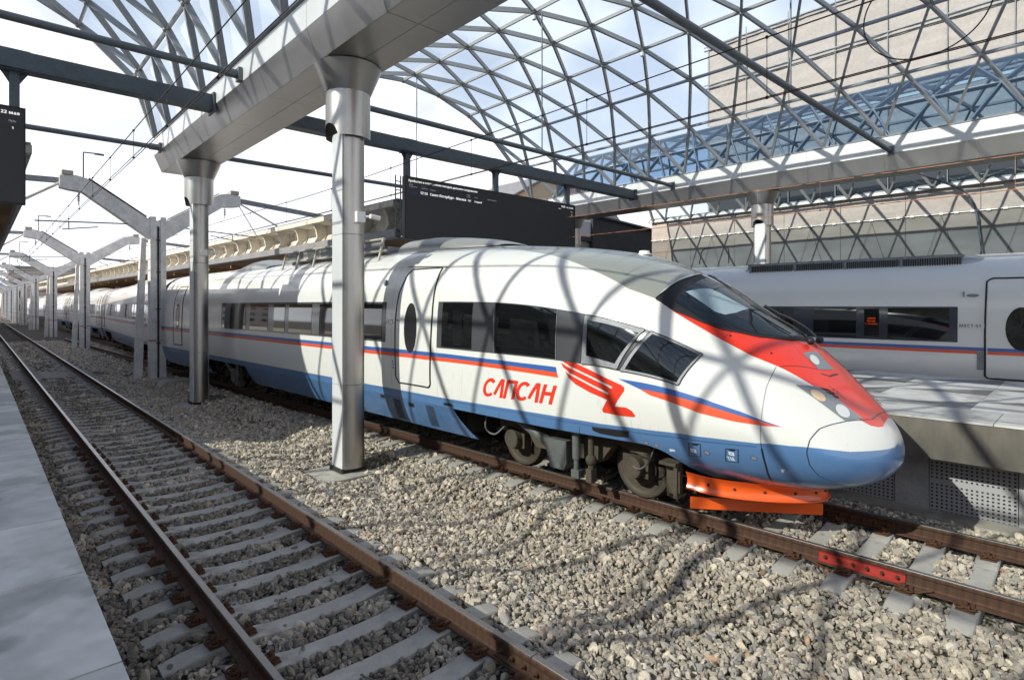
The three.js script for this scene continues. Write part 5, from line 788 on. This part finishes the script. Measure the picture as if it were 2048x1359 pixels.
// ───────────────────────── netted building and sheds beyond the second train ─────────────────────────
{
  const XW = 34.6, g = thing('netted_wall', 'long building front wrapped in beige and grey scaffold netting, lattice shadows across it', 'building', P(XW, 0, 0)); const s0 = -16, s1 = 23, L = s1 - s0, zc = -(s0 + s1) / 2;
  part('wall_core', box(1.0, 8.3, L, 0.62, 3.9, zc), M.netGrey, g);
  for (let k = 0; k < 13; k++) { const z = -(s0 + 1.5 + k * 3);
    const sag = (y0, y1, mat, nm) => part(nm, gridGeo(14, 8, (i, j) => V3(-0.03 - 0.05 * Math.sin(i * Math.PI) * Math.sin(j * Math.PI) - 0.035 * noise3(i * 6 + k * 9, j * 2.2, 3), lerp(y0, y1, j), z + lerp(1.49, -1.49, i)), (i, j) => [i * 3 + k * 3, lerp(y0, y1, j)]), (mat.side = THREE.DoubleSide, mat), g);
    sag(-0.2, 7.12, M.netGrey, 'grey_net'); sag(7.25, 8.42, M.netBeige, 'beige_net');
    part('clamp_rail', merge([box(0.05, 0.05, 3, -0.08, 7.2, z), ...[0, 1, 2, 3, 4].map(q => box(0.08, 0.09, 0.16, -0.1, 7.19, z - 1.2 + q * 0.6))]), M.plasticWhite, g);
    part('net_wire', merge([bar(V3(-0.16, 2, z + 1.5), V3(-0.16, 7.1, z), 0.012, 0.012), bar(V3(-0.16, 2, z - 1.5), V3(-0.16, 7.1, z), 0.012, 0.012), bar(V3(-0.16, 5.0, z - 1.5), V3(-0.16, 5.0, z + 1.5), 0.015, 0.015), bar(V3(-0.16, 6.4, z - 1.5), V3(-0.16, 6.4, z + 1.5), 0.012, 0.012)]), M.wireDark, g);
  }
  part('ledge', box(1.3, 0.16, L, 0.35, 8.5, zc), M.whitePanel, g);
  part('ledge_rail', merge([box(0.06, 0.1, L, -0.25, 8.62, zc), ...[...Array(40)].map((_, k) => box(0.1, 0.2, 0.25, -0.22, 8.5, -(s0 + k)))]), M.zinc, g);
  const dp = thing('drain_pipe', 'bent dark drain pipe hung in front of the netted wall', 'pipe', P(XW, 0, 5.4)); part('pipe', wire([V3(-1.6, 9.3, -2.2), V3(-0.8, 8.6, -0.9), V3(-0.4, 8.05, -0.1), V3(-0.32, 7.6, 0.15), V3(-0.3, 5.2, 0.5)], 0.045, 10), M.greySteel, dp);
  const tb = thing('tall_building', 'tall building wrapped in beige scaffold netting behind the glass vault', 'building', P(41, 0, 0));
  part('block', box(20, 22.2, 40, 10, 11, -2.2), M.netGrey, tb); for (let k = 0; k < 13; k++) part('dark_glazing', box(0.1, 3.5, 2.9, -0.08, 10.5, 14.75 - k * 2.95), M.tintGlass, tb);
  for (let k = 0; k < 13; k++) for (let r = 0; r < 3; r++) part('netting', gridGeo(8, 6, (i, j) => V3(-0.06 - 0.1 * noise3(i * 5 + k * 7, j * 2 + r * 3, 8), 12.35 + r * 3.35 + j * 3.3, -(-16.2 + k * 2.95) - i * 2.92), (i, j) => [i * 3 + k * 3, j * 3.4 + r * 3.4]), M.netBeige, tb);
  for (const y of [12.3, 15.75, 19.4, 22.3]) part('scaffold_rail', merge([box(0.07, 0.07, 39, -0.2, y, -3), box(0.16, 0.05, 39, -0.16, y - 0.25, -3)]), M.zinc, tb);
  for (let k = 0; k < 14; k++) part('scaffold_pole', cyl(0.03, 0.03, 14.4, 8, -0.22, 15.6, -(-16.2 + k * 2.95)), M.zinc, tb);
  // sheds and houses past the end of the wall
  const h1 = thing('dark_shed', 'dark grey windowless shed with a sloping roof line past the netted wall', 'shed', P(31.8, 0, 26)); part('wall', extrude([[0, -0.5], [8.5, -0.5], [8.5, 8.5], [7.4, 8.55], [0, 9.0]], 7).translate(0, 0, -7), M.hoarding, h1); part('roof_edge', bar(V3(-0.2, 9.06, -3.4), V3(8.7, 8.56, -3.4), 7.3, 0.12), M.greySteel, h1); for (let k = 0; k < 8; k++) part('wall_panel', box(1.03, 3.1, 0.04, 0.55 + k * 1.06, 5.0 + (k % 2) * 0.01, 0.03), M.hoarding, h1);
  const c1 = thing('corrugated_container', 'pale corrugated metal container standing on a dark ledge', 'container', P(29.7, 0, 26.2)); part('body', box(2.9, 1.15, 2.4, 1.45, 8.1, -1.2), M.corrugated, c1); for (let k = 0; k < 22; k++) part('rib', box(0.05, 1.1, 0.04, 0.1 + k * 0.13, 8.1, 0.02), M.corrugated, c1); part('ledge', box(3.6, 0.3, 2.6, 1.6, 7.35, -1.2), M.hoarding, c1); part('lower_wall', box(3.2, 7.4, 2.3, 1.5, 3.5, -1.25), M.zinc, c1);
  const pb = thing('peach_house', 'peach coloured house gable with a grey metal roof', 'house', P(42, 0, 40)); part('gable', extrude([[-6, 0], [6, 0], [6, 12.2], [0, 15.5], [-6, 12.2]], 8).translate(0, 0, -8), M.peach, pb); part('roof', merge([bar(V3(-6.3, 12.3, -4), V3(0, 15.7, -4), 8.4, 0.15), bar(V3(6.3, 12.3, -4), V3(0, 15.7, -4), 8.4, 0.15)]), M.zinc, pb); part('verge', merge([bar(V3(-6.3, 12.2, 0.05), V3(0, 15.6, 0.05), 0.2, 0.2), bar(V3(6.3, 12.2, 0.05), V3(0, 15.6, 0.05), 0.2, 0.2)]), M.brickRed, pb); part('chimney', box(1.3, 2.2, 1.3, 6.2, 14.3, -2), M.brickRed, pb);
  const gh = thing('grey_house', 'grey roofed house with a red brick chimney past the end of the netted wall', 'house', P(52, 0, 42)); part('wall', box(12, 11, 10, 0, 5.5, -5), M.netBeige, gh); part('roof', extrude([[-6.4, 11], [6.4, 11], [2, 14.6], [-2, 14.6]], 10.4).translate(0, 0, -10.2), M.zinc, gh); part('chimney', box(1.4, 3, 1.4, -2.5, 14.4, -2), M.brickRed, gh);
  const far = [[70, 60, 24, 14, 'long pale block of flats beyond the sheds'], [-38, 150, 30, 16, 'distant pale block beyond the end of the near platform'], [26, 190, 40, 12, 'distant low pale depot past the last train car'], [60, 150, 40, 15, 'distant grey block past the platform canopy']];
  for (const [x, s, w, hh, l] of far) { const b = thing('distant_block', l, 'building', P(x, 0, s)); part('wall', box(w, hh, 12, 0, hh / 2, -6), M.netBeige, b); part('roof', box(w + 0.6, 0.5, 12.6, 0, hh + 0.25, -6), M.zinc, b); for (let r = 0; r < Math.floor(hh / 3.4); r++) for (let k = 0; k < Math.floor(w / 3.2); k++) part('window', box(1.3, 1.6, 0.1, -w / 2 + 1.8 + k * 3.2, 2 + r * 3.3, 0.02), M.darkGlass, b); }
}
scene.traverse(o => { if (o.isMesh) o.castShadow = o.receiveShadow = true; });
renderer.render(scene, camera);
